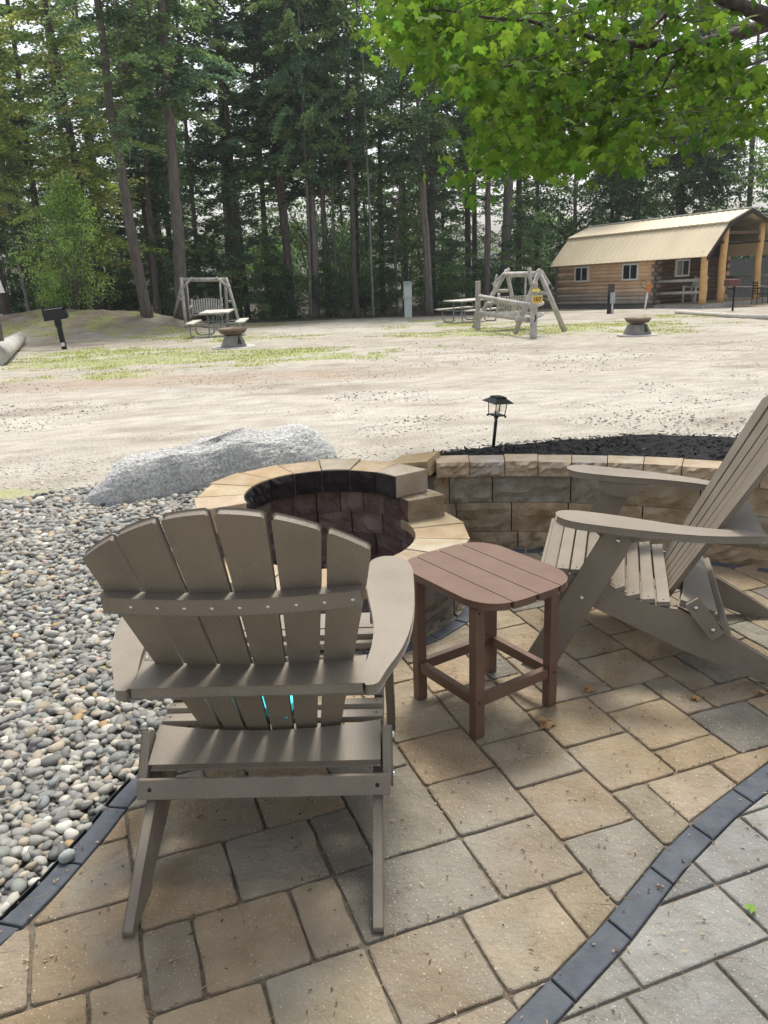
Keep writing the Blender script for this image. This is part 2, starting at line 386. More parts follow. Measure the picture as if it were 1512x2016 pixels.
def nearest(pl, p):
    best = None
    for i in range(len(pl)-1):
        a = np.array(pl[i]); b_ = np.array(pl[i+1]); d = b_-a; t_ = np.clip((p-a)@d/(d@d), 0, 1); q = a+d*t_; ds = np.linalg.norm(p-q)
        if best is None or ds < best[0]: best = (ds, q, d/np.linalg.norm(d))
    return best
def clip(poly, q, nrm):
    out = []
    for i in range(len(poly)):
        a, b_ = np.array(poly[i]), np.array(poly[(i+1) % len(poly)]); da = (a-q)@nrm; db = (b_-q)@nrm
        if da >= 0: out.append(tuple(a))
        if da*db < 0: out.append(tuple(a+(b_-a)*da/(da-db)))
    return out
def side(pl, p):   # >0 left of the line's direction
    ds, q, d = nearest(pl, p); return (p-q)@np.array([-d[1], d[0]]), q, np.array([-d[1], d[0]])
WC, WR = np.array([.277, 1.021]), 2.635
PC = np.array([-.225, 3.145])
pav = MB()
tans = [(.41, .33, .23), (.43, .34, .225), (.39, .325, .235), (.36, .31, .235), (.41, .33, .225), (.34, .30, .235), (.31, .29, .24), (.38, .33, .245), (.28, .27, .235), (.40, .32, .22), (.37, .315, .24)]
greys = [(.29, .285, .265), (.32, .315, .29), (.26, .257, .24)]
def slab(mb, poly, z, c, inset=.0045, drop=.006):
    n = len(poly)
    if n < 3: return
    ar = sum(poly[i][0]*poly[(i+1) % n][1]-poly[(i+1) % n][0]*poly[i][1] for i in range(n))/2
    if abs(ar) < .0004: return
    if ar < 0: poly = poly[::-1]
    cen = np.mean(poly, 0); 
    def ins(d):
        o = []
        for i in range(n):
            p, a, b_ = np.array(poly[i]), np.array(poly[i-1]), np.array(poly[(i+1) % n])
            e1 = (p-a)/max(np.linalg.norm(p-a), 1e-6); e2 = (b_-p)/max(np.linalg.norm(b_-p), 1e-6)
            nn = np.array([-e1[1], e1[0]])+np.array([-e2[1], e2[0]]); l = np.linalg.norm(nn)
            nn = nn/l if l > 1e-6 else np.array([-e1[1], e1[0]]); k = 1/max(.45, nn@np.array([-e1[1], e1[0]]))
            o.append(p+nn*d*k)
        return o
    a, b_, c_ = ins(0), ins(inset*.35), ins(inset*1.1)
    vs = [(*p, z-.03) for p in a]+[(*p, z-drop) for p in a]+[(*p, z-drop*.25) for p in b_]+[(*p, z) for p in c_]
    fs = [tuple(range(3*n, 4*n))]
    for l in range(3): fs += [(l*n+i, l*n+(i+1) % n, (l+1)*n+(i+1) % n, (l+1)*n+i) for i in range(n)]
    mb.add(vs, fs, c)
J = .0034
for (i0, i1, j0, j1) in rects:
    jt = lambda: rr.uniform(-.0015, .0015)
    quad = [(A0+DA*i0+J, B0+DB*j0+J), (A0+DA*i1-J, B0+DB*j0+J), (A0+DA*i1-J, B0+DB*j1-J), (A0+DA*i0+J, B0+DB*j1-J)]
    # soften corners
    q2 = []
    for k in range(4):
        p = np.array(quad[k]); a = np.array(quad[k-1]); b_ = np.array(quad[(k+1) % 4]); rc = .007
        q2 += [p+(a-p)/np.linalg.norm(a-p)*rc, p+(b_-p)/np.linalg.norm(b_-p)*rc]
    # a few points along each side, slightly wavy
    q3 = []
    for k in range(8):
        p = q2[k]; b_ = q2[(k+1) % 8]; q3.append(p)
        if k % 2 == 1:
            for tt in (.25, .5, .75):
                m_ = p+(b_-p)*tt; d_ = (b_-p)/np.linalg.norm(b_-p); q3.append(m_+np.array([-d_[1], d_[0]])*rr.uniform(-.0022, .0012))
    poly = [ab(*(p+np.array([jt(), jt()]))) for p in q3]
    cen = np.mean(poly, 0)
    if not (-1.6 < cen[0] < 3.1 and .3 < cen[1] < 4.3): continue
    if np.linalg.norm(cen-WC) > WR-.02 and cen[1] > 1.5: continue
    if cen[0] < -.3 and cen[1] > 3.2: continue
    s1, q, nn = side(edgeL, cen)
    if s1 > .12: continue
    poly = clip(poly, q-nn*.003, -nn)
    s2, q, nn = side(edgeR, cen) 
    if s2 < -.12: continue
    poly = clip(poly, q+nn*.003, nn)
    if len(poly) < 3: continue
    c = rr.choice(tans); c = (c[0]*1.0, c[1]*.96, c[2]*.9); k = rr.uniform(.72, .98)
    slab(pav, poly, rr.uniform(-.0012, .0012), tuple(x*k for x in c))
# grey field beyond the right band
ER2 = offs(edgeR, -BW)
occ2 = {}
gA0, gB0 = .835, .965
for jj in range(-8, 8):
    x = -6+(jj % 3)*.07; b0 = gB0+.155*jj
    while x < 22:
        wdt = rr.choice([.155, .21, .31, .26])
        a0 = gA0-2.0+x*.155*0+0
        x += 1
rowa = {}
for jj in range(-10, 9):
    b0 = gB0+.157*jj; a = -.9+rr.uniform(0, .2)
    if jj == 0: a = .84-.315*5
    if jj == 1: a = 1.155-.21*9
    while a < 3.6:
        wd_ = .315 if jj == 0 else (.21 if jj == 1 else rr.choice([.157, .21, .315]))
        quad = [(a+J, b0+J), (a+wd_-J, b0+J), (a+wd_-J, b0+.157-J), (a+J, b0+.157-J)]
        a += wd_
        poly = [ab(*p) for p in quad]; cen = np.mean(poly, 0)
        if not (-1 < cen[0] < 3.2 and .2 < cen[1] < 2.4): continue
        s2, q, nn = side(ER2, cen)
        if s2 > .16: continue
        poly = clip(poly, q-nn*.003, -nn)
        if len(poly) < 3: continue
        k = rr.uniform(.85, 1.12); slab(pav, poly, rr.uniform(-.001, .001), tuple(x_*k for x_ in rr.choice(greys)))
po = pav.build('patio', M['paver']); tag(po, kind='structure')
# joint bed under the pavers
mb = MB(); mb.add([(-1.4, .2, -.0085), (3.2, .2, -.0085), (3.2, 3.2, -.0085), (1.6, 3.75, -.0085), (-.2, 3.75, -.0085), (-.30, 2.6, -.0085), (-.45, 2.4, -.0085), (-.66, 2.0, -.0085), (-.72, 1.8, -.0085), (-.80, 1.5, -.0085), (-.93, 1.2, -.0085), (-1.1, .85, -.0085)], [tuple(range(12))])
tag(mb.build('joint_sand', M['joint']), kind='structure')
# dark soldier courses
def band(pl, w_, inner_left, joints, name):
    mb = MB(); pl2 = offs(pl, w_)
    # arc-length parametrise
    def samp(pp, s):
        acc = 0
        for i in range(len(pp)-1):
            l = math.dist(pp[i], pp[i+1])
            if acc+l >= s or i == len(pp)-2:
                t_ = (s-acc)/l; return (pp[i][0]+(pp[i+1][0]-pp[i][0])*t_, pp[i][1]+(pp[i+1][1]-pp[i][1])*t_)
            acc += l
    L1 = sum(math.dist(pl[i], pl[i+1]) for i in range(len(pl)-1)); L2 = sum(math.dist(pl2[i], pl2[i+1]) for i in range(len(pl2)-1))
    s = joints
    while s < L1-.1:
        e = min(s+.205*rr.uniform(.93, 1.05), L1)
        A = [samp(pl, s+(e-s)*k/4) for k in range(5)]; B = [samp(pl2, (s+(e-s)*k/4)/L1*L2) for k in range(5)]
        def sh(P_, Q_): return P_
        A[0] = tuple(np.array(A[0])+(np.array(A[1])-A[0])*.045); A[-1] = tuple(np.array(A[-1])+(np.array(A[-2])-A[-1])*.045)
        B[0] = tuple(np.array(B[0])+(np.array(B[1])-B[0])*.045); B[-1] = tuple(np.array(B[-1])+(np.array(B[-2])-B[-1])*.045)
        poly = A+B[::-1]
        slab(mb, [tuple(p) for p in poly], rr.uniform(.0, .0012), None, .004, .006); s = e
    o = mb.build(name, M['edge']); tag(o, kind='structure'); return o
band(edgeL, .056, True, .03, 'patio_edging'); band(edgeR, -BW, True, .09, 'patio_edging')
arcw = [tuple(WC+(WR-.085)*np.array([math.cos(R(a)), math.sin(R(a))])) for a in range(100, -25, -5)]
band(arcw, .06, True, .0, 'wall_edging')
# black plastic edging strip beside the gravel
mb = MB(); pl = offs(edgeL, .0615)
for i in range(len(pl)-1):
    a, b_ = pl[i], pl[i+1]; mb.add([(a[0], a[1], -.03), (b_[0], b_[1], -.03), (b_[0], b_[1], .006), (a[0], a[1], .006)], [(0, 1, 2, 3)])
o_ = mb.build('edging_strip', M['blackmetal']); tag(o_, 'thin black plastic edging strip between the river pebbles and dark border stones', 'edging strip')
sm = o_.modifiers.new('s', 'SOLIDIFY'); sm.thickness = .003

# ================================================================ PEBBLES
bed = MB(); bed.add([(-5.5, .2, -.022), (-1.0, .2, -.022), (-.5, 2.2, -.022), (-.25, 2.7, -.022), (.4, 3.7, -.022), (.4, 5.1, -.024), (-1.5, 4.9, -.024), (-5.5, 4.85, -.024)], [tuple(range(8))])
tag(bed.build('pebble_bed', M['underpeb']), kind='structure')
pts = []; szs = []
def inpeb(x, y):
    if y < 2.75:
        s1, q, nn = side(edgeL, np.array([x, y]))
        if s1 < .066: return False
    if math.hypot(x-PC[0], y-PC[1]) < .6: return False
    if y > 4.95+.12*math.sin(x*3)+.05*math.sin(x*9)+(.25 if x > -.6 else 0): return False
    if x > .15 and math.hypot(x-WC[0], y-WC[1]) < WR+.14: return False
    if x > .15 and y > 3.5 and math.hypot(x-WC[0], y-WC[1]) < WR+.9 and x > .5: return False
    return x < .62
for layer in range(2):
    y = .9
    while y < 5.3:
        sp = .0232+.0014*max(0, y-1.5)
        x = -(.55*y+.25)
        while x < .62:
            xx, yy = x+rr.uniform(-.5, .5)*sp, y+rr.uniform(-.5, .5)*sp
            if inpeb(xx, yy) and (layer == 0 or rr.random() < .55):
                s_ = sp*rr.uniform(.45, .95); 
                if rr.random() < .06: s_ *= 1.35
                pts.append((xx, yy, -.016+layer*.012+rr.uniform(-.003, .004))); szs.append(s_)
            x += sp
        y += sp*.92
pts = np.array(pts); szs = np.array(szs); n = len(pts)
pal = np.array([(.27, .27, .255), (.19, .19, .185), (.33, .325, .30), (.42, .405, .36), (.22, .235, .22), (.38, .335, .26), (.13, .132, .132), (.55, .53, .48), (.31, .265, .21), (.27, .30, .31), (.42, .29, .15), (.34, .25, .22)])
pr_ = np.array([.2, .17, .14, .1, .12, .07, .07, .04, .04, .03, .01, .01]); pr_ /= pr_.sum()
cc = pal[rng.choice(len(pal), n, p=pr_)]*rng.uniform(.8, 1.2, (n, 1))
near = pts[:, 1] < 2.3
tag(stones('river_pebbles', pts, szs, 2, np.clip(cc*np.array([1.0, .98, .935]), 0, .6), M['pebble'], seed=11, squash=.36, aspect=.6), 'rounded grey and tan river pebbles filling the bed left of the patio', 'pebbles', kind='stuff')
# one pebble that strayed onto the dark border
o_ = stones('pebble', np.array([[-.783, 1.60, .012]]), np.array([.017]), 2, np.array([[.36, .38, .36]]), M['pebble'], seed=3, squash=.7)
tag(o_, 'single grey stray pebble sitting on the dark border stones by the gravel', 'pebble')

# ================================================================ STONE BLOCKS
def rough_block(mb, P, nx_=7, ny_=4, amp=.010, c=(.4, .35, .27), seed=0, bulge=.006, cs=None):
    """P: 8 corners: front bl,br,tr,tl ; back bl,br,tr,tl. front face is split-rough"""
    r = random.Random(seed); P = [np.array(p, float) for p in P]; fb = []
    nrm = np.cross(P[1]-P[0], P[3]-P[0]); nrm /= np.linalg.norm(nrm)
    if nrm@(P[0]-P[4]) < 0: nrm = -nrm
    ph = [r.uniform(0, 6.3) for _ in range(4)]; fr = [r.uniform(2.5, 5) for _ in range(4)]; tl = r.uniform(-1, 1)
    for j in range(ny_+1):
        for i in range(nx_+1):
            u, v = i/nx_, j/ny_
            p = (P[0]*(1-u)+P[1]*u)*(1-v)+(P[3]*(1-u)+P[2]*u)*v
            e = min(1, min(u, 1-u)*nx_*1., min(v, 1-v)*ny_*1.)
            d = -amp*.6+e*(bulge+amp*(math.sin(fr[0]*u*2+ph[0]+3*v)*.35+math.sin(fr[1]*v*2+ph[1]-2.5*u)*.35+tl*.3*(u-v))+r.uniform(-.5, .6)*amp)
            if e < .5: d = -amp*.5+r.uniform(-.15, .25)*amp
            fb.append(p+nrm*d)
    b = len(mb.v); W_ = nx_+1
    fs = [(j*W_+i, j*W_+i+1, (j+1)*W_+i+1, (j+1)*W_+i) for j in range(ny_) for i in range(nx_)]
    nb = len(fb); vs = fb+P[4:8]
    bot = [i for i in range(W_)]; top = [ny_*W_+i for i in range(W_)]; lf = [j*W_ for j in range(ny_+1)]; rt = [j*W_+nx_ for j in range(ny_+1)]
    f2_ = [tuple(bot[::-1]+[nb, nb+1]), tuple(top+[nb+2, nb+3]), tuple(lf+[nb+3, nb]), tuple(rt[::-1]+[nb+1, nb+2]), (nb, nb+1, nb+2, nb+3)]
    b0_ = len(mb.v); mb.add(vs, fs, c)
    for f_ in f2_: mb.f.append(tuple(b0_+i for i in f_)); mb.c.append(cs or c); mb.smooth.append(False)
def pol(C_, r, a, z): return np.array([C_[0]+r*math.cos(a), C_[1]+r*math.sin(a), z])
tanst = [(.45, .38, .27), (.48, .39, .27), (.40, .355, .28), (.36, .335, .28), (.46, .36, .245), (.33, .31, .265)]
wall = empty('retaining_wall', (0, 0, 0)); tag(wall, 'curved tan split-stone retaining wall with cap stones behind the patio', 'retaining wall')
zc = [(-.04, .072), (.074, .216), (.218, .350)]
a_hi, a_lo = R(92.5), R(-22)
for li, (z0, z1) in enumerate(zc):
    mb = MB(); a = a_hi-(.0 if li != 1 else -.0); k = 0; off = [.1, .03, .06][li]
    rb = WR+.005*li; first = True
    a = a_hi
    while a > a_lo:
        wd_ = random.Random(li*91+k).choice([.20, .30, .36, .26, .33])
        if first: wd_ = [.12, .13, .10][li]+.05; first = False
        a2 = a-wd_/rb; g = .0022/rb
        rough_block(mb, [pol(WC, rb, a-g, z0), pol(WC, rb, a2+g, z0), pol(WC, rb, a2+g, z1), pol(WC, rb, a-g, z1),
                         pol(WC, rb+.15, a-g, z0), pol(WC, rb+.15, a2+g, z0), pol(WC, rb+.15, a2+g, z1), pol(WC, rb+.15, a-g, z1)],
                    9, 5, .014, tuple(x*random.Random(li*7+k).uniform(.92, 1.2) for x in random.Random(li*31+k).choice(tanst)), seed=li*100+k)
        a = a2; k += 1
    mb.build('block_course', M['block'], wall)
a = R(90.6); k = 0
caps_w = [.155, .16, .15, .15, .155, .155, .16]
while a > a_lo:
    wd_ = caps_w[k % 7]; r0, r1 = WR-.022, WR+.125; a2 = a-wd_/r0; g = .0018/r0; mb = MB()
    z0, z1 = .352, .420+random.Random(k).uniform(-.002, .003)
    cc_ = [(.50, .405, .265), (.44, .39, .31), (.50, .42, .285), (.48, .41, .29), (.45, .41, .33), (.53, .46, .33), (.53, .43, .28)][k % 7]
    rough_block(mb, [pol(WC, r0, a-g, z0), pol(WC, r0, a2+g, z0), pol(WC, r0, a2+g, z1), pol(WC, r0, a-g, z1),
                     pol(WC, r1, a-g, z0), pol(WC, r1, a2+g, z0), pol(WC, r1, a2+g, z1), pol(WC, r1, a-g, z1)], 9, 5, .015, tuple(np.array(cc_)*[1, 1.0, 1.1]), seed=900+k)
    mb.build('cap_stone', M['captop'], wall); a = a2; k += 1
# left return of the wall behind the fire pit
# ---- fire pit
pit = empty('fire_pit', (PC[0], PC[1], 0)); tag(pit, 'round stone fire pit with tan caps and soot-blackened raised back', 'fire pit')
pl_ = np.array([0., 0.])
RI, RO = .362, .565
a_start, a_end = R(33), R(205)      # the raised back
zin = [(-.06, .048), (.05, .148)]
soot = [(.17, .12, .11), (.24, .175, .16), (.20, .145, .14), (.15, .105, .105), (.27, .20, .18)]
mb = MB(); k = 0
for li, (z0, z1) in enumerate(zin):
    nb_ = 15
    for q in range(nb_):
        a = (q+.5*(li % 2))*2*math.pi/nb_; a2 = a+2*math.pi/nb_; g = .006
        rough_block(mb, [pol(pl_, RI, a+g, z0), pol(pl_, RI, a2-g, z0), pol(pl_, RI, a2-g, z1), pol(pl_, RI, a+g, z1),
                         pol(pl_, RI+.09, a+g, z0), pol(pl_, RI+.09, a2-g, z0), pol(pl_, RI+.09, a2-g, z1), pol(pl_, RI+.09, a+g, z1)], 5, 4, .012, soot[(q+li) % 5], seed=300+k); k += 1
# third inner course (all round) + upper course on the raised back
for q in range(15):
    a = q*2*math.pi/15+.1; a2 = a+2*math.pi/15; g = .006; z0, z1 = .150, .212
    raised = a_start-.2 < a % (2*math.pi) < a_end
    if raised: z1 = .248
    rough_block(mb, [pol(pl_, RI, a+g, z0), pol(pl_, RI, a2-g, z0), pol(pl_, RI, a2-g, z1), pol(pl_, RI, a+g, z1),
                     pol(pl_, RI+.09, a+g, z0), pol(pl_, RI+.09, a2-g, z0), pol(pl_, RI+.09, a2-g, z1), pol(pl_, RI+.09, a+g, z1)], 5, 4, .012, soot[(q*2) % 5], seed=400+q)
mb.build('inner_lining', M['block'], pit)
mb = MB(); nbk = 10
for q in range(nbk):
    a = a_start-.14+(q-.5)*(a_end-a_start)/nbk; a2 = a+(a_end-a_start)/nbk; a = max(a, a_start-.16); g = .005; z0, z1 = .25, .35
    rough_block(mb, [pol(pl_, RI-.008, a+g, z0), pol(pl_, RI-.008, a2-g, z0), pol(pl_, RI-.008, a2-g, z1), pol(pl_, RI-.008, a+g, z1),
                     pol(pl_, RO-.03, a+g, z0), pol(pl_, RO-.03, a2-g, z0), pol(pl_, RO-.03, a2-g, z1), pol(pl_, RO-.03, a+g, z1)], 5, 4, .012, soot[(q*3) % 5], seed=500+q, cs=(.36, .31, .23))
mb.build('sooty_course', M['block'], pit)
# outer face of the front (low) wall
mb = MB(); k = 0
for z0, z1 in [(-.03, .075), (.077, .212)]:
    nb_ = 14
    for q in range(nb_):
        a = (q+.4*(z0 > 0))*2*math.pi/nb_; a2 = a+2*math.pi/nb_; g = .006
        rough_block(mb, [pol(pl_, RO-.02, a+g, z0), pol(pl_, RO-.02, a2-g, z0), pol(pl_, RO-.02, a2-g, z1), pol(pl_, RO-.02, a+g, z1),
                         pol(pl_, RI+.11, a+g, z0), pol(pl_, RI+.11, a2-g, z0), pol(pl_, RI+.11, a2-g, z1), pol(pl_, RI+.11, a+g, z1)], 7, 5, .016, random.Random(k).choice([(.22, .21, .2), (.26, .24, .21), (.2, .185, .18)]), seed=600+k); k += 1
mb.build('outer_wall', M['block'], pit)
# cap stones: low front ring and raised back ring
def capst(a, a2, z0, z1, r0, r1, c, soot_in=False, name='cap_stone'):
    mb = MB(); g = rr.uniform(.003, .009); r1 += rr.uniform(-.014, .01); z1 += rr.uniform(-.003, .003); kf = rr.uniform(.88, 1.06); c = tuple(x_*kf for x_ in c)
    n_ = 3; vs = []; 
    for z in (z0, z1):
        for i in range(n_+1):
            t_ = a+g+(a2-a-2*g)*i/n_; vs.append(pol(pl_, r0, t_, z))
        # outer side straight like the real blocks
        p_, q_ = pol(pl_, r1, a+g, z), pol(pl_, r1, a2-g, z)
        vs += [q_, p_]
    N = n_+3
    fs = [tuple(range(N))[::-1], tuple(range(N, 2*N))]+[(i, (i+1) % N, (i+1) % N+N, i+N) for i in range(N)]
    mb.add(vs, fs, c); o = mb.build(name, M['captop'], pit, bevel=.004); return o
nf = 9
for q in range(nf):
    span = 2*math.pi-(a_end-a_start); a = a_end-2*math.pi+q*span/nf; a2 = a+span/nf
    capst(a, a2, .214, .252, RI-.012, RO+.012, [(.44, .36, .24), (.4, .33, .24), (.43, .38, .29), (.38, .3, .2)][q % 4])
nb2 = 8
for q in range(nb2):
    a = a_start+q*(a_end-a_start)/nb2; a2 = a+(a_end-a_start)/nb2; r0 = RI-.03
    z0, z1 = .352, .452
    cz = [(.42, .37, .29), (.45, .36, .24), (.43, .39, .31), (.45, .36, .25), (.43, .34, .22), (.44, .35, .24), (.46, .38, .26), (.44, .37, .27)][q]
    o = capst(a, a2, z0, z1, r0, RO-.035-(.02 if q == 0 else 0), cz)
    # soot on the inner face: rough dark face stone standing just proud of it
    mb = MB(); g = .006
    rough_block(mb, [pol(pl_, r0-.006, a+g, z0), pol(pl_, r0-.006, a2-g, z0), pol(pl_, r0-.006, a2-g, z1-.004), pol(pl_, r0-.006, a+g, z1-.004),
                     pol(pl_, r0+.004, a+g, z0), pol(pl_, r0+.004, a2-g, z0), pol(pl_, r0+.004, a2-g, z1-.004), pol(pl_, r0+.004, a+g, z1-.004)], 5, 4, .009, (.028, .024, .025) if 0 < q < 6 else (.04, .034, .034), seed=700+q)
    fo = mb.build('sooty_face', M['block'], o)
# dark floor of ash
mb = MB(); mb.lathe([(.001, -.02), (.2, -.018), (RI+.02, -.03)], 24); mb.build('ash_floor', mat('ash', (.03, .028, .027), (.07, .065, .06), 20, .95, .6, 60), pit)
# dark footing ring around its foot
mb = MB()
for q in range(22):
    a = q*2*math.pi/22; a2 = a+2*math.pi/22; g = .006
    slab(mb, [tuple(pol(pl_, RO+.004, a+g, 0)[:2]), tuple(pol(pl_, RO+.058, a+g, 0)[:2]), tuple(pol(pl_, RO+.058, a2-g, 0)[:2]), tuple(pol(pl_, RO+.004, a2-g, 0)[:2])], .006, None)
mb.build('footing_ring', M['edge'], pit)
# loose cap stone tipped between pit and wall
mb = MB(); Mx = Matrix.Translation((.16, 3.74, .392))@Matrix.Rotation(R(-28), 4, 'Z')@Matrix.Rotation(R(-10), 4, 'Y')@Matrix.Rotation(R(6), 4, 'X')
c8 = [Vector(p) for p in [(-.12, -.07, -.035), (.10, -.085, -.035), (.10, -.085, .035), (-.12, -.07, .035), (-.10, .07, -.035), (.10, .075, -.035), (.10, .075, .035), (-.10, .07, .035)]]
rough_block(mb, [tuple(Mx@p) for p in c8], 7, 4, .012, (.43, .34, .2), seed=77)
tag(mb.build('loose_cap_stone', M['captop']), 'loose tan cap stone tipped at the wall end beside the fire pit', 'loose stone')
# pier under that loose stone: end of the wall
mb = MB()
for i, (z0, z1) in enumerate([(-.04, .1), (.102, .22), (.222, .345)]):
    rough_block(mb, [(.0, 3.64, z0), (.245, 3.66, z0), (.245, 3.66, z1), (.0, 3.64, z1), (.0, 3.80, z0), (.245, 3.80, z0), (.245, 3.80, z1), (.0, 3.80, z1)], 7, 4, .012, (.2, .19, .165), seed=40+i)
mb.build('end_pier', M['block'], wall)

# ================================================================ MULCH BED + LANTERN
mv = []; mf = []; na, nr = 60, 14
for i in range(na+1):
    a = R(91-i*115/na)
    for j in range(nr+1):
        t_ = j/nr; width = .66*min(1, .2+i/14.); r = WR+.12+t_*width
        z = .405+.032*math.sin(min(1, t_*1.7)*math.pi/2)*min(1, .25+i/16) if t_ < .7 else .432*min(1, .92+i/200)*(1-((t_-.7)/.3)**1.5)-.05*((t_-.7)/.3)
        z += (random.random()-.5)*.012
        mv.append(tuple(pol(WC, r, a, z)))
for i in range(na):
    for j in range(nr): mf.append((i*(nr+1)+j, i*(nr+1)+j+1, (i+1)*(nr+1)+j+1, (i+1)*(nr+1)+j))
mb = MB(); mb.add(mv, mf, (.018, .016, .016), True); o_ = mb.build('mulch_bed', M['mulch']); tag(o_, kind='structure')
n = 9000; V = []; cols = []
for k in range(n):
    i = rr.uniform(0, na); a = R(91-i*115/na); t_ = rr.random(); width = .66*min(1, .2+i/14.)*.97; r = WR+.125+t_*width
    z = .405+.032*math.sin(min(1, t_*1.7)*math.pi/2)*min(1, .25+i/16) if t_ < .7 else .432*min(1, .92+i/200)*(1-((t_-.7)/.3)**1.5)-.05*((t_-.7)/.3)
    c = pol(WC, r, a, z+rr.uniform(.0, .012)); l, w_ = rr.uniform(.006, .02), rr.uniform(.0025, .006)
    d = np.array([rr.gauss(0, 1), rr.gauss(0, 1), rr.gauss(0, .2)]); d /= np.linalg.norm(d); e = np.cross(d, [rr.gauss(0, .3), rr.gauss(0, .3), 1]); e /= np.linalg.norm(e); nn = np.cross(d, e)
    for s1 in (-1, 1):
        for s2 in (-1, 1):
            V.append(c+d*l*s1+e*w_*s2*(1 if s1 > 0 else .6)+nn*.0015)
    g = rr.uniform(.010, .045) if rr.random() > .03 else rr.uniform(.1, .3); cols.append((g*1.05, g, g*.95))
V = np.array(V); F = np.arange(len(V)).reshape(-1, 4)[:, [0, 1, 3, 2]]
tag(np_mesh('mulch_chips', V, F, M['mulch'], cols=np.array(cols)), 'black shredded bark mulch heaped behind the cap stones', 'mulch', kind='stuff')

lp = gz(972, 872, .43)
lan = empty('path_lantern', (lp[0], lp[1], .40), R(28)); lan.rotation_euler = (R(3), R(4.5), R(28)); lan.scale = (.66, .66, .66); lan.location.z = .43; tag(lan, 'black solar path lantern on a tilted stake in the mulch', 'path light')
k = 1.0
hT = .26*k   # stake height
MB().tube([(0, 0, -.03), (0, 0, .155)], .0125, 10).build('lower_stake', M['blackmetal'], lan)
MB().tube([(0, 0, .155), (0, 0, .205)], .0125, 10).build('upper_stake', mat('grey_tube', (.12, .13, .14), rough=.3, metal=.6), lan)
MB().lathe([(.013, .19), (.02, .205), (.022, .212), (.0, .213)], 12).build('collar', M['blackmetal'], lan)
mb = MB(); mb.box(0, 0, .216, .098, .098, .008)
for sx in (-1, 1):
    for sy in (-1, 1): mb.box(sx*.047, sy*.047, .209, .012, .012, .014)
mb.build('base_plate', M['blackmetal'], lan, bevel=.001)
for sx in (-1, 1):
    for sy in (-1, 1): MB().tube([(sx*.042, sy*.042, .218), (sx*.05, sy*.05, .312)], .004, 6).build('frame_bar', M['blackmetal'], lan)
mb = MB(); mb.prism([(-.040, -.040), (.040, -.040), (.040, .040), (-.040, .040)], lambda a, b, z: (a*(1+(z-.22)*1.6), b*(1+(z-.22)*1.6), z), .2205, .311); mb.build('glass_pane', M['lampglass'], lan)
MB().lathe([(.004, .222), (.016, .224), (.018, .24), (.004, .25), (.003, .31)], 12).build('bulb', M['white'], lan)
mb = MB(); A_, B_ = .083, .044
mb.add([(sx*A_, sy*A_, .312) for sx, sy in ((-1, -1), (1, -1), (1, 1), (-1, 1))]+[(sx*A_, sy*A_, .318) for sx, sy in ((-1, -1), (1, -1), (1, 1), (-1, 1))]+[(sx*B_, sy*B_, .345) for sx, sy in ((-1, -1), (1, -1), (1, 1), (-1, 1))]+[(sx*B_, sy*B_, .356) for sx, sy in ((-1, -1), (1, -1), (1, 1), (-1, 1))],
       [(3, 2, 1, 0)]+[(l*4+i, l*4+(i+1) % 4, l*4+4+(i+1) % 4, l*4+4+i) for l in range(3) for i in range(4)]+[(12, 13, 14, 15)])
mb.build('roof', M['blackmetal'], lan)
MB().box(0, 0, .3575, .066, .066, .002).build('solar_panel', mat('solar_cell', (.02, .025, .04), rough=.15), lan)

# ================================================================ BOULDER
def boulder():
    n1, n2 = 110, 44; vs = []; cs = []
    # footprint outline and ridge, read from its silhouette: long low slab, taller at its right end
    c0 = np.array([-1.06, 5.18]); Lx, Ly = .70, .33
    r2 = np.random.default_rng(5); ph = r2.uniform(0, 6.3, 8)
    for j in range(n2+1):
        ph_ = j/n2*math.pi/2
        for i in range(n1):
            a = 2*math.pi*i/n1; ca_, sa = math.cos(a), math.sin(a)
            rr_ = 1/((abs(ca_)**2.6+abs(sa)**2.6)**(1/2.6))
            x = ca_*rr_*math.cos(ph_)**.75; y = sa*rr_*math.cos(ph_)**.75; zz = min(math.sin(ph_)**.8, .80+.05*math.sin(a*2+1))
            hgt = np.interp(x, [-1, -.75, -.45, -.1, .3, .62, .8, 1.], [.14, .27, .325, .335, .335, .335, .31, .2])
            X_ = c0[0]+x*Lx+.12*y; Y_ = c0[1]+y*Ly+.36*x+.05*math.sin(x*3)
            Z_ = zz*hgt*1.0-.03
            nz = .62*(.022*math.sin(X_*7+ph[0]+Y_*3)+.018*math.sin(Y_*11+ph[1]+X_*5)+.012*math.sin(X_*19+Z_*14+ph[2])+.010*math.sin(Y_*27+ph[3]-X_*17))
            # ledge on the right shoulder
            if x > .35 and y < .2: Z_ -= .035*min(1, (x-.35)*6)*max(0, min(1, (.2-y)*3))*zz
            d = np.array([x, y, zz+.3]); d /= np.linalg.norm(d)
            nz += r2.normal(0, .0035)
            vs.append(np.array([X_, Y_, Z_])+d*nz)
    fs = [(j*n1+i, j*n1+(i+1) % n1, (j+1)*n1+(i+1) % n1, (j+1)*n1+i) for j in range(n2) for i in range(n1)]
    mb = MB(); mb.add(vs, fs, None, True); return mb.build('boulder', M['granite'])
tag(boulder(), 'large pale grey granite boulder lying between the fire pit and road', 'boulder')

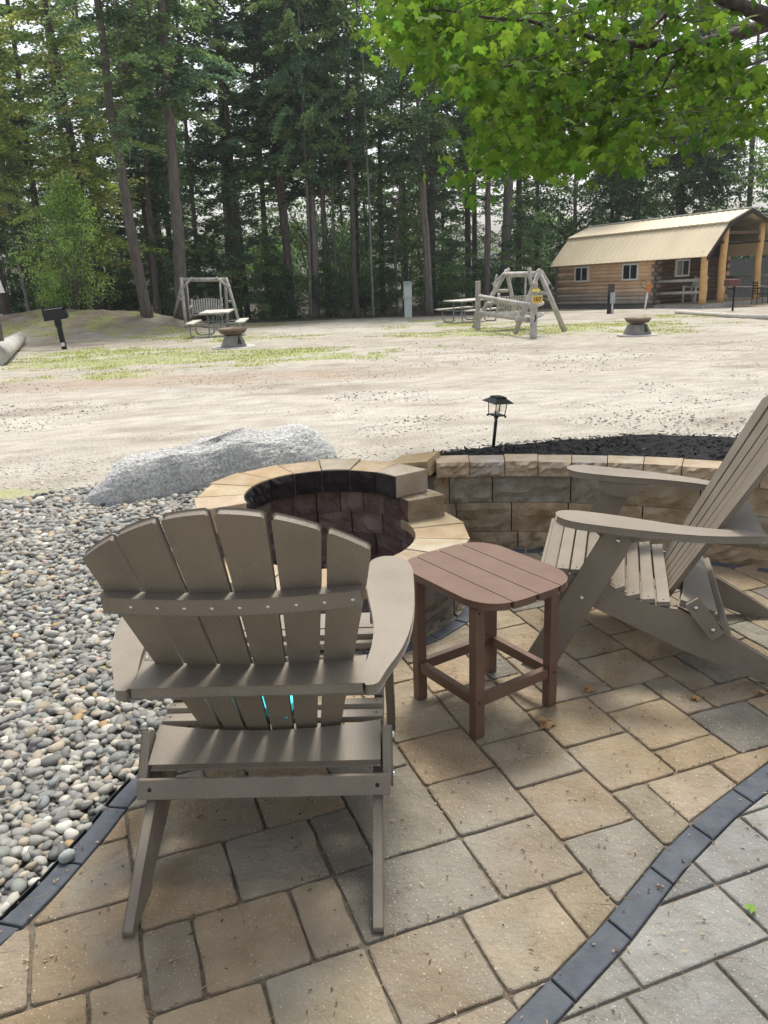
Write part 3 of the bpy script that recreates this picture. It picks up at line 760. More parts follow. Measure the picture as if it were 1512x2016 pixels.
# ================================================================ ADIRONDACK CHAIRS
def s2(s, z, x): return (x, .816-s, z)
def rot_pts(poly): return poly
def smooth_poly(P_, it=2):
    for _ in range(it):
        Q = []
        for i in range(len(P_)):
            a, b_ = P_[i], P_[(i+1) % len(P_)]; Q += [(a[0]*.75+b_[0]*.25, a[1]*.75+b_[1]*.25), (a[0]*.25+b_[0]*.75, a[1]*.25+b_[1]*.75)]
        P_ = Q
    return P_
def bow(x): return -.030*(x/.26)**2
def backs(z): return .43+(z-.24)*.55
def make_chair():
    root = empty('adirondack_chair'); m_ = M['taupe']
    rail = [(.02, .30), (.171, .224), (.448, .101), (.70, .012), (.722, 0), (.816, 0), (.818, .014), (.713, .082), (.60, .148), (.509, .197), (.438, .233), (.38, .238), (.321, .25), (.27, .27), (.217, .303), (.17, .322), (.12, .329), (.06, .329), (.02, .325)]
    for sx in (-1, 1): MB().prism(rail, s2, sx*.262-.011, sx*.262+.011).build('side_rail', m_, root, bevel=.003)
    leg = [(-.055, 0), (.048, 0), (.262, .425), (.274, .455), (.268, .482), (.25, .496), (.205, .499), (.190, .478)]
    for sx in (-1, 1):
        g = MB().prism(leg, s2, sx*.286-.0115, sx*.286+.0115).build('front_leg', m_, root, bevel=.003)
        for (s_, z_) in ((.132, .262), (.236, .465)):
            bmb = MB(); bmb.lathe([(.0, .006), (.006, .005), (.0085, .002), (.0085, .0)], 12)
            bmb.v = [(sx*.2975+sx*z, .816-s_+x, z_+y) for x, y, z in bmb.v]; bmb.build('bolt', M['steel'], g)
        sup = [(.165, .506), (.335, .4945), (.335, .478), (.312, .476), (.292, .456), (.255, .448), (.2, .455), (.165, .485)]
        MB().prism(sup, s2, sx*.262-.012, sx*.262+.012).build('arm_support', m_, root, bevel=.002)
    armR = [(.248, .665), (.272, .662), (.280, .64), (.292, .60), (.324, .520), (.350, .414), (.366, .265), (.370, .10), (.368, .038), (.356, -.005), (.335, -.03), (.305, -.042), (.278, -.034), (.258, -.008), (.248, .05), (.250, .16), (.258, .25), (.268, .34), (.271, .42), (.266, .50), (.256, .56), (.249, .60)]
    for sx in (-1, 1):
        MB().prism([(sx*a, b_) for a, b_ in smooth_poly(armR, 1)], lambda x, s_, z: (x*(1-.055*(.66-s_)), .816-(s_+(.66-s_)*.122), z+(.66-s_)*.068), .4725, .4965).build('armrest', m_, root, bevel=.004)
    # seat slats
    SS = [(.0, .318, 90), (.024, .345, 18), (.068, .344, 2), (.113, .343, -2), (.158, .333, -14), (.203, .315, -24), (.249, .290, -24), (.295, .269, -18), (.341, .258, -10), (.387, .252, -4)]
    for k_, (s_, z_, an) in enumerate(SS):
        hw = .275
        wd_ = .040 if k_ else .05
        Mx = Matrix.Translation((0, .816-s_, z_))@Matrix.Rotation(R(an), 4, 'X')
        g = MB().box(0, 0, 0, hw*2, wd_, .017, Mx).build('seat_slat', m_, root, bevel=.003)
        if k_ > 0:
            for sx in (-1, 1):
                b2 = MB(); b2.lathe([(0, .0008), (.003, .0006), (.0036, 0)], 8); b2.v = [tuple(Mx@Vector((sx*.258+x, y, .0086+z))) for x, y, z in b2.v]; b2.build('screw', M['blackmetal'], g)
    # back slats
    edges = lambda half, wd_, gap: [(-half+i*(wd_+gap), -half+i*(wd_+gap)+wd_) for i in range(6)]
    lv = [(.215, .163, .0475, .0105), (.34, .186, .0535, .0118), (.46, .211, .0610, .0112), (.60, .237, .069, .012), (.73, .262, .0770, .0124)]
    for i in range(6):
        L_, R_ = [], []
        for z_, half, wd_, gap in lv:
            gap *= 1.22; wd_ = (2*half-5*gap)/6; e = edges(half, wd_, gap)[i]; L_.append((e[0], z_)); R_.append((e[1], z_))
        ex = edges(.268, (2*.268-5*.0155)/6, .0155)[i]; zt = lambda x: .916-1.42*x*x
        ex = (L_[-1][0]+(L_[-1][0]-L_[-2][0])*.75*(zt(ex[0])-.73)/.13, R_[-1][0]+(R_[-1][0]-R_[-2][0])*.75*(zt(ex[1])-.73)/.13)
        top = [(ex[1]+(ex[0]-ex[1])*t_, zt(ex[1]+(ex[0]-ex[1])*t_)) for t_ in (0, .06, .3, .5, .7, .94, 1)]
        top[0] = (top[0][0], top[0][1]-.004); top[-1] = (top[-1][0], top[-1][1]-.004)
        poly = L_[:1]+R_+top+L_[:0:-1]
        poly = poly[:]; 
        th = .0165; nrm = (.876, -.482)  # outward (rear) normal in (s,z) is (+.876,-.482)
        xc = (L_[2][0]+R_[2][0])/2
        def fn(x, z, w_, xc=xc): 
            b0 = bow(xc)+(x-xc)*(-.06*xc/.0676)*.8
            s_ = backs(z)+b0; return (x, .816-(s_+nrm[0]*w_), z+nrm[1]*w_)
        MB().prism(poly, fn, -th, 0).build('back_slat', m_, root, bevel=.003)
    # upper curved brace
    xs_ = np.linspace(-.262, .250, 15)
    zb = .722; sb = backs(zb)
    poly = [(x, sb+bow(x)+.004) for x in xs_]+[(x, sb+bow(x)+.034) for x in xs_[::-1]]
    br = MB().prism(poly, lambda x, s_, w_: (x, .816-s_-w_*.2, zb+w_), -.036, .002).build('back_brace', m_, root, bevel=.003)
    for x in np.linspace(-.20, .235, 9):
        b2 = MB(); b2.lathe([(0, .0016), (.003, .0014), (.0042, 0)], 10); s_ = sb+bow(x)+.034; b2.v = [(x+a, .816-s_-c_+.0045, zb-.020+b_) for a, b_, c_ in b2.v]; b2.build('screw', M['steel'], br)
    # rear arm board with curved front edge
    zz = .487; sb = backs(zz)
    xs_ = np.linspace(-.245, .245, 15)
    poly = [(x, sb+bow(x)+.003) for x in xs_]+[(.245, .658), (-.245, .658)]
    MB().prism(poly, lambda x, s_, z: (x, .816-s_, z), .4725, .4975).build('rear_arm_board', m_, root, bevel=.004)
    # lower back board, sloping plank
    d_ = np.array([.083, -.026]); d_ /= np.linalg.norm(d_); nn = np.array([d_[1], -d_[0]])
    poly = [(x, backs(.29)+bow(x)*.8-.462+.006) for x in np.linspace(-.266, .266, 15)]+[(.266, .087), (-.266, .087)]
    def f2(x, t_, w_):
        p = np.array([.462, .262])+d_*t_+nn*w_; return (x, .816-p[0], p[1])
    MB().prism(poly, f2, 0, .024).build('lower_back_board', m_, root, bevel=.004)
    # stretcher across the rails
    Mx = Matrix.Translation((0, .816-.575, .188))@Matrix.Rotation(R(-22), 4, 'X')
    st_ = MB().box(0, 0, 0, .584, .020, .046, Mx).build('stretcher', m_, root, bevel=.003)
    for sx in (-1, 1):
        b2 = MB(); b2.lathe([(0, .001), (.004, .001), (.005, 0)], 10); b2.v = [tuple(Mx@Vector((sx*.262+x, -.0105-z, y))) for x, y, z in b2.v]; b2.build('screw', M['blackmetal'], st_)
    # folding brackets with bolts
    for sx in (-1, 1):
        p0_, p1_ = np.array([.468, .272]), np.array([.552, .165]); d_ = (p1_-p0_)/np.linalg.norm(p1_-p0_); e_ = np.array([-d_[1], d_[0]])*.021
        poly = [tuple(p0_-e_), tuple(p1_-e_), tuple(p1_+e_), tuple(p0_+e_)]
        g = MB().prism(poly, s2, sx*.2865-.011, sx*.2865+.011).build('folding_bracket', m_, root, bevel=.003)
        for t_ in (.02, .11):
            q = p0_+d_*t_; b2 = MB(); b2.lathe([(0, .006), (.006, .005), (.0085, .002), (.0085, 0)], 12); b2.v = [(sx*.2985+sx*z, .816-q[0]+x, q[1]+y) for x, y, z in b2.v]; b2.build('bolt', M['steel'], g)
    return root
ch1 = make_chair(); ch1.location = (-.306, 1.354, .001); ch1.rotation_euler = (0, 0, -.024)
tag(ch1, 'taupe slatted adirondack chair seen from behind facing the fire pit', 'chair', 'adirondack chairs on the patio')
ch2 = copy_tree(ch1); fw = Vector((-.9603, .2789)); ch2.rotation_euler = (0, 0, math.atan2(-fw.x, fw.y))
ch2.location = (1.369, 2.514, .001); tag(ch2, 'taupe adirondack chair seen side-on beside the curved stone wall', 'chair', 'adirondack chairs on the patio')
# towel on the first chair's seat
cp = ch1.matrix_basis@Vector((-.012, .816-.352, .288))
tw = empty('folded_towel', cp, R(-14)); tag(tw, 'small turquoise and violet folded towel lying on the chair seat', 'towel')
MB().box(.022, 0, .018, .125, .19, .026).build('turquoise_fold', M['turq'], tw, bevel=.006)
MB().box(-.072, 0, .017, .055, .19, .022).build('violet_fold', M['navy'], tw, bevel=.006)
MB().box(-.0425, 0, .020, .008, .192, .026).build('white_trim', M['white'], tw, bevel=.002)

# ================================================================ SIDE TABLE
tb = empty('side_table', (.2915, 2.2495, .001), .5833); tag(tb, 'small brown slatted side table between the two chairs', 'side table')
out = []
ax_, ay_ = .180, .226
for k_ in range(72):
    q = 2*math.pi*k_/72; c_, s_ = math.cos(q), math.sin(q); e = 2/3.7
    out.append((ax_*math.copysign(abs(c_)**e, c_), ay_*math.copysign(abs(s_)**e, s_)))
for k_ in range(4):
    x0, x1 = -ax_+k_*ax_/2+.005, -ax_+(k_+1)*ax_/2-.005
    poly = clip(clip(out, np.array([x0, 0]), np.array([1, 0])), np.array([x1, 0]), np.array([-1, 0]))
    MB().prism(poly, lambda a, b_, z: (a, b_, z), .418, .4395).build('top_board', M['brown'], tb, bevel=.0035)
LX, LY = .1625, .1525
for sx in (-1, 1):
    for sy in (-1, 1):
        g = MB().box(sx*(LX-.017), sy*(LY-.015), .2045, .034, .030, .409).build('leg', M['brown'], tb, bevel=.003)
        for z_ in (.395, .115):
            b2 = MB(); b2.lathe([(0, .001), (.0035, .001), (.0045, 0)], 10); b2.v = [(sx*(LX-.014)+x, sy*(LY+z-.0002), z_+y) for x, y, z in b2.v]; b2.build('screw', M['blackmetal'], g)
for sx in (-1, 1): MB().box(sx*(LX-.016), 0, .115, .022, 2*LY-.0605, .034).build('lower_rail', M['brown'], tb, bevel=.003)
for sy in (-1, 1): MB().box(0, sy*(LY-.016), .115, 2*LX-.0685, .022, .034).build('lower_rail', M['brown'], tb, bevel=.003)
for sy in (-1, 1): MB().box(0, sy*(LY-.03), .3995, .26, .03, .035).build('top_bearer', M['brown'], tb, bevel=.003)

# ================================================================ PATIO LITTER
V = []; F = []; cols = []
for k_ in range(3400):
    x, y = rr.uniform(-1.0, 2.0), rr.uniform(.9, 3.4)
    if rr.random() < .6:      # gather in joints
        i, j = round((x*ct+y*st-A0)/DA), round((-x*st+y*ct-B0)/DB)
        if rr.random() < .5: a_ = A0+DA*i; b_ = -x*st+y*ct
        else: a_ = x*ct+y*st; b_ = B0+DB*j
        x, y = ab(a_+rr.gauss(0, .004), b_+rr.gauss(0, .004))
    if side(edgeL, np.array([x, y]))[0] > .05: continue
    if math.hypot(x-WC[0], y-WC[1]) > WR-.03 or math.hypot(x-PC[0], y-PC[1]) < .63: continue
    needle = rr.random() < .16; an = rr.uniform(0, 6.3)
    l, w_ = (rr.uniform(.018, .042), .0006) if needle else (rr.uniform(.003, .0075), rr.uniform(.0012, .0026))
    d = np.array([math.cos(an), math.sin(an), 0]); e = np.array([-d[1], d[0], 0]); c = np.array([x, y, .003+rr.uniform(0, .003)])
    cu = e*rr.uniform(-.25, .25)*l; b0 = len(V)
    V += [c-d*l, c-e*w_+cu, c+d*l, c+e*w_+cu+np.array([0, 0, .0015])]; F.append([b0, b0+1, b0+2, b0+3])
    cols.append(rr.choice([(.09, .055, .03), (.14, .09, .05), (.05, .035, .025), (.42, .33, .2), (.3, .21, .12)]) if not needle else (.3, .22, .13))
# 3D thickness for the litter: low roof-shaped slivers
V = np.array(V); tag(np_mesh('leaf_litter', V, F, M['litter'], cols=np.array(cols)), 'fallen seeds, bark bits and pine needles scattered over the pavers', 'litter', kind='stuff')
V = []; F = []; cols = []
for k_ in range(420):
    y = rr.uniform(1.0, 4.6); x = rr.uniform(-.55*y-.3, -.55)
    if y < 2.75 and side(edgeL, np.array([x, y]))[0] < .07: continue
    an = rr.uniform(0, 6.3); l, w_ = rr.choice([(.012, .005), (.03, .0012), (.018, .003)]); l *= rr.uniform(.6, 1.3)
    d = np.array([math.cos(an), math.sin(an), rr.uniform(-.2, .2)]); e = np.array([-d[1], d[0], rr.uniform(-.3, .3)]); c = np.array([x, y, .013+rr.uniform(0, .006)]); b0 = len(V)
    V += [c-d*l, c-e*w_, c+d*l, c+e*w_+np.array([0, 0, .002])]; F.append([b0, b0+1, b0+2, b0+3])
    cols.append(rr.choice([(.16, .09, .045), (.24, .14, .06), (.08, .05, .03), (.38, .3, .17), (.34, .36, .14)]))
tag(np_mesh('leaf_litter', np.array(V), F, M['litter'], cols=np.array(cols)), 'dry leaf scraps, twigs and bark bits caught among the river pebbles', 'litter', kind='stuff')
def maple_outline():
    half = [(0, .02), (.12, .0), (.34, -.1), (.30, .05), (.44, .10), (.40, .2), (.62, .34), (.72, .50), (.52, .48), (.46, .60), (.36, .50), (.20, .44), (.24, .60), (.36, .80), (.20, .78), (.12, .92), (0, 1.12)]
    P_ = half+[(-x, y) for x, y in half[-2:0:-1]]; return np.array(P_)
MO = maple_outline()
def add_leaf(mb, loc, size, rot, curl=.3, c=None):
    n_ = len(MO); P_ = []
    for x, y in MO: P_.append(Vector((x*size, (y-.4)*size, -curl*size*(x*x+.5*(y-.4)**2)+.0)))
    P_ = [Matrix.Translation(loc)@rot@p for p in P_]; cen = Matrix.Translation(loc)@Vector((0, 0, 0))
    mb.add([tuple(p) for p in P_]+[tuple(cen)], [(i, (i+1) % n_, n_) for i in range(n_)], c)
dl = [((1078, 1425), .05, 'dry tan maple leaf lying point-down below the table right leg', 40), ((1160, 1358), .035, 'curled brown dry leaf on pavers right of the table leg', 10), ((1370, 1374), .032, 'orange-brown dry leaf with a pale stem near the second chair', 100), ((1497, 1362), .03, 'small brown leaf at the right edge under the chair rail', 200), ((1165, 1076), .05, 'rust-brown leaf at the foot of the stone wall', 60)]
for (u, v), sz, lab, an in dl:
    p = gz(u, v, .006); mb = MB(); add_leaf(mb, Vector((0, 0, sz*.22)), sz, Matrix.Rotation(R(an), 4, 'Z')@Matrix.Rotation(R(12), 4, 'X'), .9)
    o_ = mb.build('fallen_leaf', M['dryleaf']); o_.location = p; tag(o_, lab, 'fallen leaf', 'fallen leaves on the patio')
mb = MB(); add_leaf(mb, Vector((0, 0, .006)), .022, Matrix.Rotation(R(70), 4, 'Z'), .4, (.2, .35, .05)); o_ = mb.build('fallen_leaf', M['leaf']); o_.location = gz(1478, 1790, .004); tag(o_, 'small fresh green leaf on the grey pavers at lower right', 'fallen leaf', 'fallen leaves on the patio')

# ================================================================ FOREST
def conifer(seed, H, base, rad, nb=95, leafl=.085, leafw=.022, cols=((.035, .075, .03), (.05, .095, .035), (.028, .06, .03)), droop=.38, sparse=0., step=.17, brl=.55):
    r = np.random.default_rng(seed); V = []; C = []; tw_ = MB()
    ctr = []; dirs = []; sid = []; ln = []; cc = []
    for k in range(nb):
        t_ = (k+r.random())/nb; hz = base+(H-base)*t_**1.05
        prof = (1-t_)**.55*min(1, .5+t_*3.2)
        L_ = rad*prof*r.choice([.35, .6, .8, 1., 1.2])*r.uniform(.8, 1.1)+.25
        if r.random() < sparse*(1-t_): continue
        a = k*2.39996+r.uniform(-.5, .5); up = r.uniform(-.1, .55)*(.6+t_); dr = droop*r.uniform(.4, 1.6); hz = hz+r.normal(0, .25)
        o = np.array([math.cos(a), math.sin(a), 0]); sd_ = np.array([-math.sin(a), math.cos(a), 0])
        ns = max(3, int(L_/step)); tint = r.choice(len(cols)); bright = r.uniform(.7, 1.35)
        bp = lambda s_: o*s_+np.array([0, 0, hz+up*s_-dr*s_*s_/max(L_, .5)])
        tw_.tube([bp(0), bp(L_*.5), bp(L_)], [.022*(.4+L_/3), .012, .004], 3, cap=False)
        for i in range(ns+1):
            s_ = L_*(.22+.78*i/ns)
            c0 = bp(s_)
            bl = brl*(1.05-.7*(s_/L_))*r.uniform(.6, 1.2)*min(1, L_/1.2)
            for sg in ((-1, 1) if i < ns else (0,)):
                d = o*.75+sd_*sg*.75 if sg else o; d = d/np.linalg.norm(d)
                nl = max(2, int(bl/.075))
                for j in range(nl):
                    q = bl*(j+.5)/nl; p = c0+d*q+np.array([0, 0, -.28*q-.35*q*q])+r.normal(0, .06, 3)
                    for s3 in (-1, 1):
                        ctr.append(p); dd_ = d*.8+np.cross(d, [0, 0, 1.])*s3*.65+r.normal(0, .22, 3)+np.array([0, 0, -.15]); dirs.append(dd_); cc.append(np.array(cols[tint])*bright*r.uniform(.75, 1.3)*(1+.25*(j/nl)))
    tw_.tube([(0, 0, base-.2), (0, 0, H)], [.03, .01], 4, cap=False)
    ctr = np.array(ctr); dirs = np.array(dirs); n = len(ctr)
    dirs /= np.linalg.norm(dirs, axis=1)[:, None]
    up = np.array([0, 0, 1.])+r.normal(0, .8, (n, 3)); w_ = np.cross(dirs, up); w_ /= np.linalg.norm(w_, axis=1)[:, None]
    l = (leafl*r.uniform(.6, 1.3, n))[:, None]; ww = (leafw*r.uniform(.7, 1.4, n))[:, None]
    V = np.stack([ctr-dirs*l*.5, ctr-w_*ww, ctr+dirs*l*.7, ctr+w_*ww], 1).reshape(-1, 3)
    return V, np.arange(len(V)).reshape(-1, 4), np.clip(np.array(cc), 0, 1), tw_
def conifer_proto(name, mat_, **k):
    V, F, C, tw_ = conifer(**k)
    me = np_mesh('crown', V, F, mat_, cols=C); tme = tw_.build('branches', M['bark'])
    col.objects.unlink(me); col.objects.unlink(tme)
    return me.data, tme.data
D1 = ((.12, .19, .09), (.18, .25, .10), (.09, .16, .09), (.15, .23, .09))
BR = ((.25, .31, .09), (.32, .36, .12), (.19, .26, .08), (.36, .38, .14))
protos = [conifer_proto('a', M['needleD'], seed=1, H=15, base=5.6, rad=3.0, nb=120, cols=D1, leafl=.17, leafw=.05),
          conifer_proto('b', M['needleD'], seed=2, H=15, base=3.6, rad=3.0, nb=120, cols=D1, sparse=.5, leafl=.13, leafw=.034),
          conifer_proto('c', M['needleD'], seed=3, H=14, base=1.0, rad=2.6, nb=110, cols=D1, sparse=.35, leafl=.14, leafw=.036),
          conifer_proto('d', M['needleD'], seed=4, H=16, base=4.6, rad=3.5, nb=130, cols=D1, sparse=.15, leafl=.17, leafw=.05),
          conifer_proto('e', M['needleD'], seed=5, H=6, base=.3, rad=1.7, nb=50, cols=D1, leafl=.17, leafw=.05)]
brightp = conifer_proto('f', M['needleB'], seed=6, H=14.5, base=1.7, rad=3.1, nb=180, cols=BR, droop=.30, leafl=.115, leafw=.036, brl=.7)
def add_crown(root, proto, loc=(0, 0, 0), rot=(0, 0, 0), sc=(1, 1, 1)):
    for me, nm in zip(proto, ('crown', 'branches')):
        o = bpy.data.objects.new(nm, me); col.objects.link(o); o.parent = root; o.location = loc; o.rotation_euler = rot; o.scale = sc
def trunk_pts(pix, dpt, topz=15.5):
    P_ = [at(u, v, dpt) for u, v in pix]
    d = (P_[-1]-P_[-2]); d = d/max(d[2], .3)
    if P_[-1][2] < topz: 
        last = P_[-1]; sl = np.clip((P_[-1]-P_[0])/(P_[-1][2]-P_[0][2]), -.15, .15)
        for z in np.linspace(last[2], topz, 4)[1:]: P_.append(last+np.array([sl[0]*(z-last[2])*.6, 0, z-last[2]]))
    return P_
def pine(pix, wpx, crown=None, label='', matl='bark', top=15.5, group=None, csc=(1, 1, 1), dz=0, depth=None, name='hemlock_tree', crot=None):
    b_ = gp(*pix[0]); dpt = depth or b_[1]
    P_ = trunk_pts([(pix[0][0], pix[0][1])]+pix[1:], dpt, top)
    if depth: P_[0] = np.array([P_[0][0], depth, gh(P_[0][0], depth)])
    root = empty(name, tuple(P_[0])); tag(root, label, 'tree', group)
    w0 = wpx/FPX*dpt/2*.9; z0 = P_[0][2]; Q = []; rad = []
    Pd = []
    for i in range(len(P_)-1):
        for k in range(6): Pd.append(P_[i]*(1-k/6)+P_[i+1]*k/6)
    Pd.append(P_[-1])
    rn = random.Random(int(pix[0][0]))
    for p in Pd:
        h_ = p[2]-z0; Q.append(tuple(np.array(p)-P_[0]+np.array([rn.uniform(-1, 1)*w0*.08, rn.uniform(-1, 1)*w0*.08, 0 if h_ > .01 else -.15])))
        rad.append(max(.03, w0*(1.0-.66*h_/16)*(1+.28*math.exp(-h_/.22))))
    MB().tube(Q, rad, 12, jit=.035).build('trunk', M[matl], root)
    if crown is not None:
        ax = np.array(Q[-1]); rx = math.atan2(ax[0], ax[2]);
        add_crown(root, protos[crown] if isinstance(crown, int) else crown, (0, 0, dz), (0, rx*.85, rn.uniform(0, 6.28) if crot is None else crot), csc)
    return root
pine([(290, 622), (262, 480), (238, 330), (215, 200), (205, 90)], 23, 1, 'tall hemlock with a leaning pale trunk left of the log swing, behind the bright tree', csc=(.9, .9, 1), dz=1.6)
pine([(359, 630), (352, 480), (340, 330), (330, 180), (320, 40)], 27, 0, 'stout hemlock with the thickest trunk directly behind the left swing', dz=1.2)
pine([(470, 628), (462, 500), (445, 330), (434, 180), (426, 20)], 20, 1, 'hemlock with bare side branches just right of the left swing', dz=.6, csc=(.8, .8, 1))
pine([(577, 626), (563, 480), (545, 340), (533, 230), (517, 20)], 17, 0, 'slim hemlock with a trunk bowing left at the middle of the wood edge', dz=2.0, csc=(.8, .8, 1))
pine([(623, 625), (620, 480), (612, 350), (603, 220), (596, 60)], 15, 0, 'straight grey hemlock trunk with a small orange mark near its foot', 'barklight', dz=1.6, csc=(.75, .75, 1))
pine([(703, 624), (697, 520), (694, 400), (687, 280), (684, 100)], 13, 3, 'narrow hemlock beside the far black grill', dz=1.8, csc=(.7, .7, 1))
pine([(667, 624), (658, 480), (651, 300), (645, 150)], 6, 1, 'very thin dark sapling trunk between two grey hemlock trunks', csc=(.4, .4, 1), dz=2)
pine([(611, 618), (608, 450), (600, 300)], 7, 3, 'thin dark trunk partly hidden behind the straight grey hemlock', csc=(.6, .6, 1), depth=35.5, dz=1)
pine([(842, 620), (838, 500), (832, 420), (828, 330), (822, 200)], 10, 3, 'paired hemlock trunk right of the pale utility cabinet, left one of the two', csc=(.8, .8, 1), dz=.8)
pine([(850, 618), (846, 540), (842, 450), (838, 420)], 8, None, 'short broken pale trunk leaning against the paired hemlock', 'barklight', top=4.3)
pine([(923, 602), (921, 480), (920, 370), (916, 240), (912, 120)], 14, 0, 'straight brown hemlock trunk standing behind the right picnic table', dz=1.6, csc=(.8, .8, 1))
pine([(958, 600), (960, 480), (961, 350), (958, 200)], 14, 3, 'dark shaded hemlock between the brown trunk and the pale pine behind the A-frame swing', depth=38, dz=1)
pine([(991, 606), (996, 500), (1001, 380), (1005, 240), (1008, 120)], 24, 0, 'thick pale pine trunk rising behind the right A-frame log swing', 'barklight', dz=2.2, csc=(.9, .9, 1))
pine([(735, 612), (731, 520), (727, 400), (722, 300)], 5, None, 'thin whitish birch pole in the gap left of the utility cabinet', 'barklight', top=9, depth=36)
pine([(782, 615), (778, 480), (790, 330)], 5, 1, 'thin crooked sapling with a bend, just left of the utility cabinet', top=9, depth=37, csc=(.4, .4, .7))
pine([(75, 600), (72, 420), (48, 250), (28, 80), (14, 0)], 17, 0, 'dark hemlock leaning left behind the leafy birch', depth=36, dz=1)
pine([(58, 606), (42, 540), (20, 440)], 9, 1, 'leaning bare pale trunk in the dark wood at far left', 'barklight', top=7, depth=36, csc=(.5, .5, .7))
pine([(308, 612), (298, 480), (292, 400), (284, 250)], 13, 3, 'dark trunk in shade between the bright tree and the stoutest hemlock', depth=37, csc=(.9, .9, 1), dz=.5)
pine([(318, 600), (306, 420), (300, 300)], 9, 1, 'second shaded trunk right behind the dark one left of the swing', depth=40)
pine([(1212, 470), (1216, 400), (1222, 330), (1226, 200)], 9, 3, 'pale trunk rising behind the left half of the cabin roof', 'barklight', depth=44, dz=1)
pine([(1253, 470), (1254, 400), (1257, 330), (1260, 200)], 6, 1, 'thin light trunk behind the cabin roof ridge, right of the pale one', 'barklight', depth=43)
pine([(1352, 460), (1344, 370), (1338, 300)], 12, 3, 'leaning grey trunk behind the cabin roof, left of the tall pale one', depth=45)
pine([(1378, 450), (1384, 360), (1392, 290), (1398, 180)], 10, 0, 'tall pale straight trunk behind the cabin roof near its ridge end', 'barklight', depth=43)
# the bright tree in front of the wood at left
_p = at(190, 600, 33.2); bt = empty('hemlock_tree', (_p[0], _p[1], float(gh(_p[0], _p[1])))); tag(bt, 'bright yellow-green hemlock with layered boughs at the left edge of the wood', 'tree')
MB().tube([(0, 0, -.1), (.05, 0, 4), (-.2, 0, 9), (-.5, 0, 15)], [.2, .17, .12, .04], 10, jit=.04).build('trunk', M['bark'], bt)
add_crown(bt, brightp, (0, 0, .6), (0, R(-2), 1.0))
_p = at(10, 600, 32.5); bt2 = empty('hemlock_tree', (_p[0], _p[1], float(gh(_p[0], _p[1])))); tag(bt2, 'bright green hemlock cut by the left frame edge, beside the yellow-green one', 'tree')
MB().tube([(0, 0, -.1), (-.1, 0, 9), (-.4, 0, 13)], [.17, .12, .04], 10, jit=.04).build('trunk', M['bark'], bt2)
add_crown(bt2, brightp, (0, 0, 3.2), (0, R(-2), 3.4), (.8, .8, .85))
# deep rows of the wood
lab = 'shaded hemlock deep in the dark wood behind the front row of trunks'
rw = random.Random(12)
deep = []
for row, (yy, n_, x0, x1) in enumerate([(39.5, 12, -22, 3.5), (44.5, 13, -25, 33), (49, 11, -28, 37), (56, 11, -32, 42), (64, 9, -36, 46)]):
    for k in range(n_):
        x = x0+(x1-x0)*(k+rw.uniform(.15, .85))/n_; y = yy+rw.uniform(-1.6, 1.6)
        root = empty('hemlock_tree', (x, y, float(gh(x, y)))); tag(root, lab, 'tree', 'hemlocks deep in the wood')
        w0 = rw.uniform(.09, .19); l1, l2 = rw.uniform(-.5, .5), rw.uniform(-.3, .3)
        MB().tube([(0, 0, -.1), (l1*.3, l2, 5), (l1, l2, 11), (l1*1.5, l2, 16)], [w0, w0*.85, w0*.55, .04], 8, jit=.05).build('trunk', M['bark'], root)
        pk = rw.choice([1, 2, 3, 3, 2] if row < 2 else [2, 3, 2, 2])
        if x > 9: pk = 2
        s_ = rw.uniform(.85, 1.15); add_crown(root, protos[pk], (0, 0, rw.uniform(-.5, .6)), (0, rw.uniform(-.03, .03), rw.uniform(0, 6.3)), (s_, s_, rw.uniform(.95, 1.15)))
# understorey
def leafcloud(seed, centres, nper, size, cols, spread=.32, flat=.6):
    r = np.random.default_rng(seed); C0 = np.array(centres); n = len(C0)*nper
    c = np.repeat(C0, nper, 0)+r.normal(0, 1, (n, 3))*spread*np.array([1, 1, flat])
    d = r.normal(0, 1, (n, 3)); d[:, 2] -= .5; d /= np.linalg.norm(d, axis=1)[:, None]
    up = np.array([0, 0, 1.])+r.normal(0, .6, (n, 3)); w_ = np.cross(d, up); w_ /= np.linalg.norm(w_, axis=1)[:, None]
    l = (size*r.uniform(.6, 1.3, n))[:, None]
    V = np.stack([c-d*l*.5, c-w_*l*.33, c+d*l*.6, c+w_*l*.33], 1).reshape(-1, 3)
    tint = np.repeat(r.uniform(.6, 1.35, len(C0)), nper)[:, None]
    cl = np.array(cols)[np.repeat(r.integers(0, len(cols), len(C0)), nper)]*tint*r.uniform(.75, 1.3, (n, 1))
    return V, np.arange(len(V)).reshape(-1, 4), np.clip(cl, 0, 1)
def ell(seed, n, rx, ry, rz, cz, shell=.55):
    r = np.random.default_rng(seed); d = r.normal(0, 1, (n, 3)); d /= np.linalg.norm(d, axis=1)[:, None]
    q = r.uniform(shell, 1, n)[:, None]**.6; p = d*q*np.array([rx, ry, rz]); p[:, 2] += cz; return p
GR = ((.09, .17, .035), (.12, .21, .045), (.075, .14, .035), (.15, .24, .055))
GRd = ((.06, .12, .042), (.09, .155, .05), (.06, .11, .044))
bushp = []
for k in range(4):
    V, F, C = leafcloud(50+k, ell(60+k, 70, 1.25, 1.1, 1.5, 1.5), 42, .10, GRd if k != 1 else GR, .2)
    o = np_mesh('foliage', V, F, M['leaf'], cols=C); col.objects.unlink(o); bushp.append(o.data)
stem = MB()
for k in range(4):
    a = k*1.7; stem.tube([(0, 0, -.05), (.1*math.cos(a), .1*math.sin(a), .8), (.5*math.cos(a), .5*math.sin(a), 2.2)], [.035, .025, .01], 5)
so_ = stem.build('stems', M['bark']); col.objects.unlink(so_)
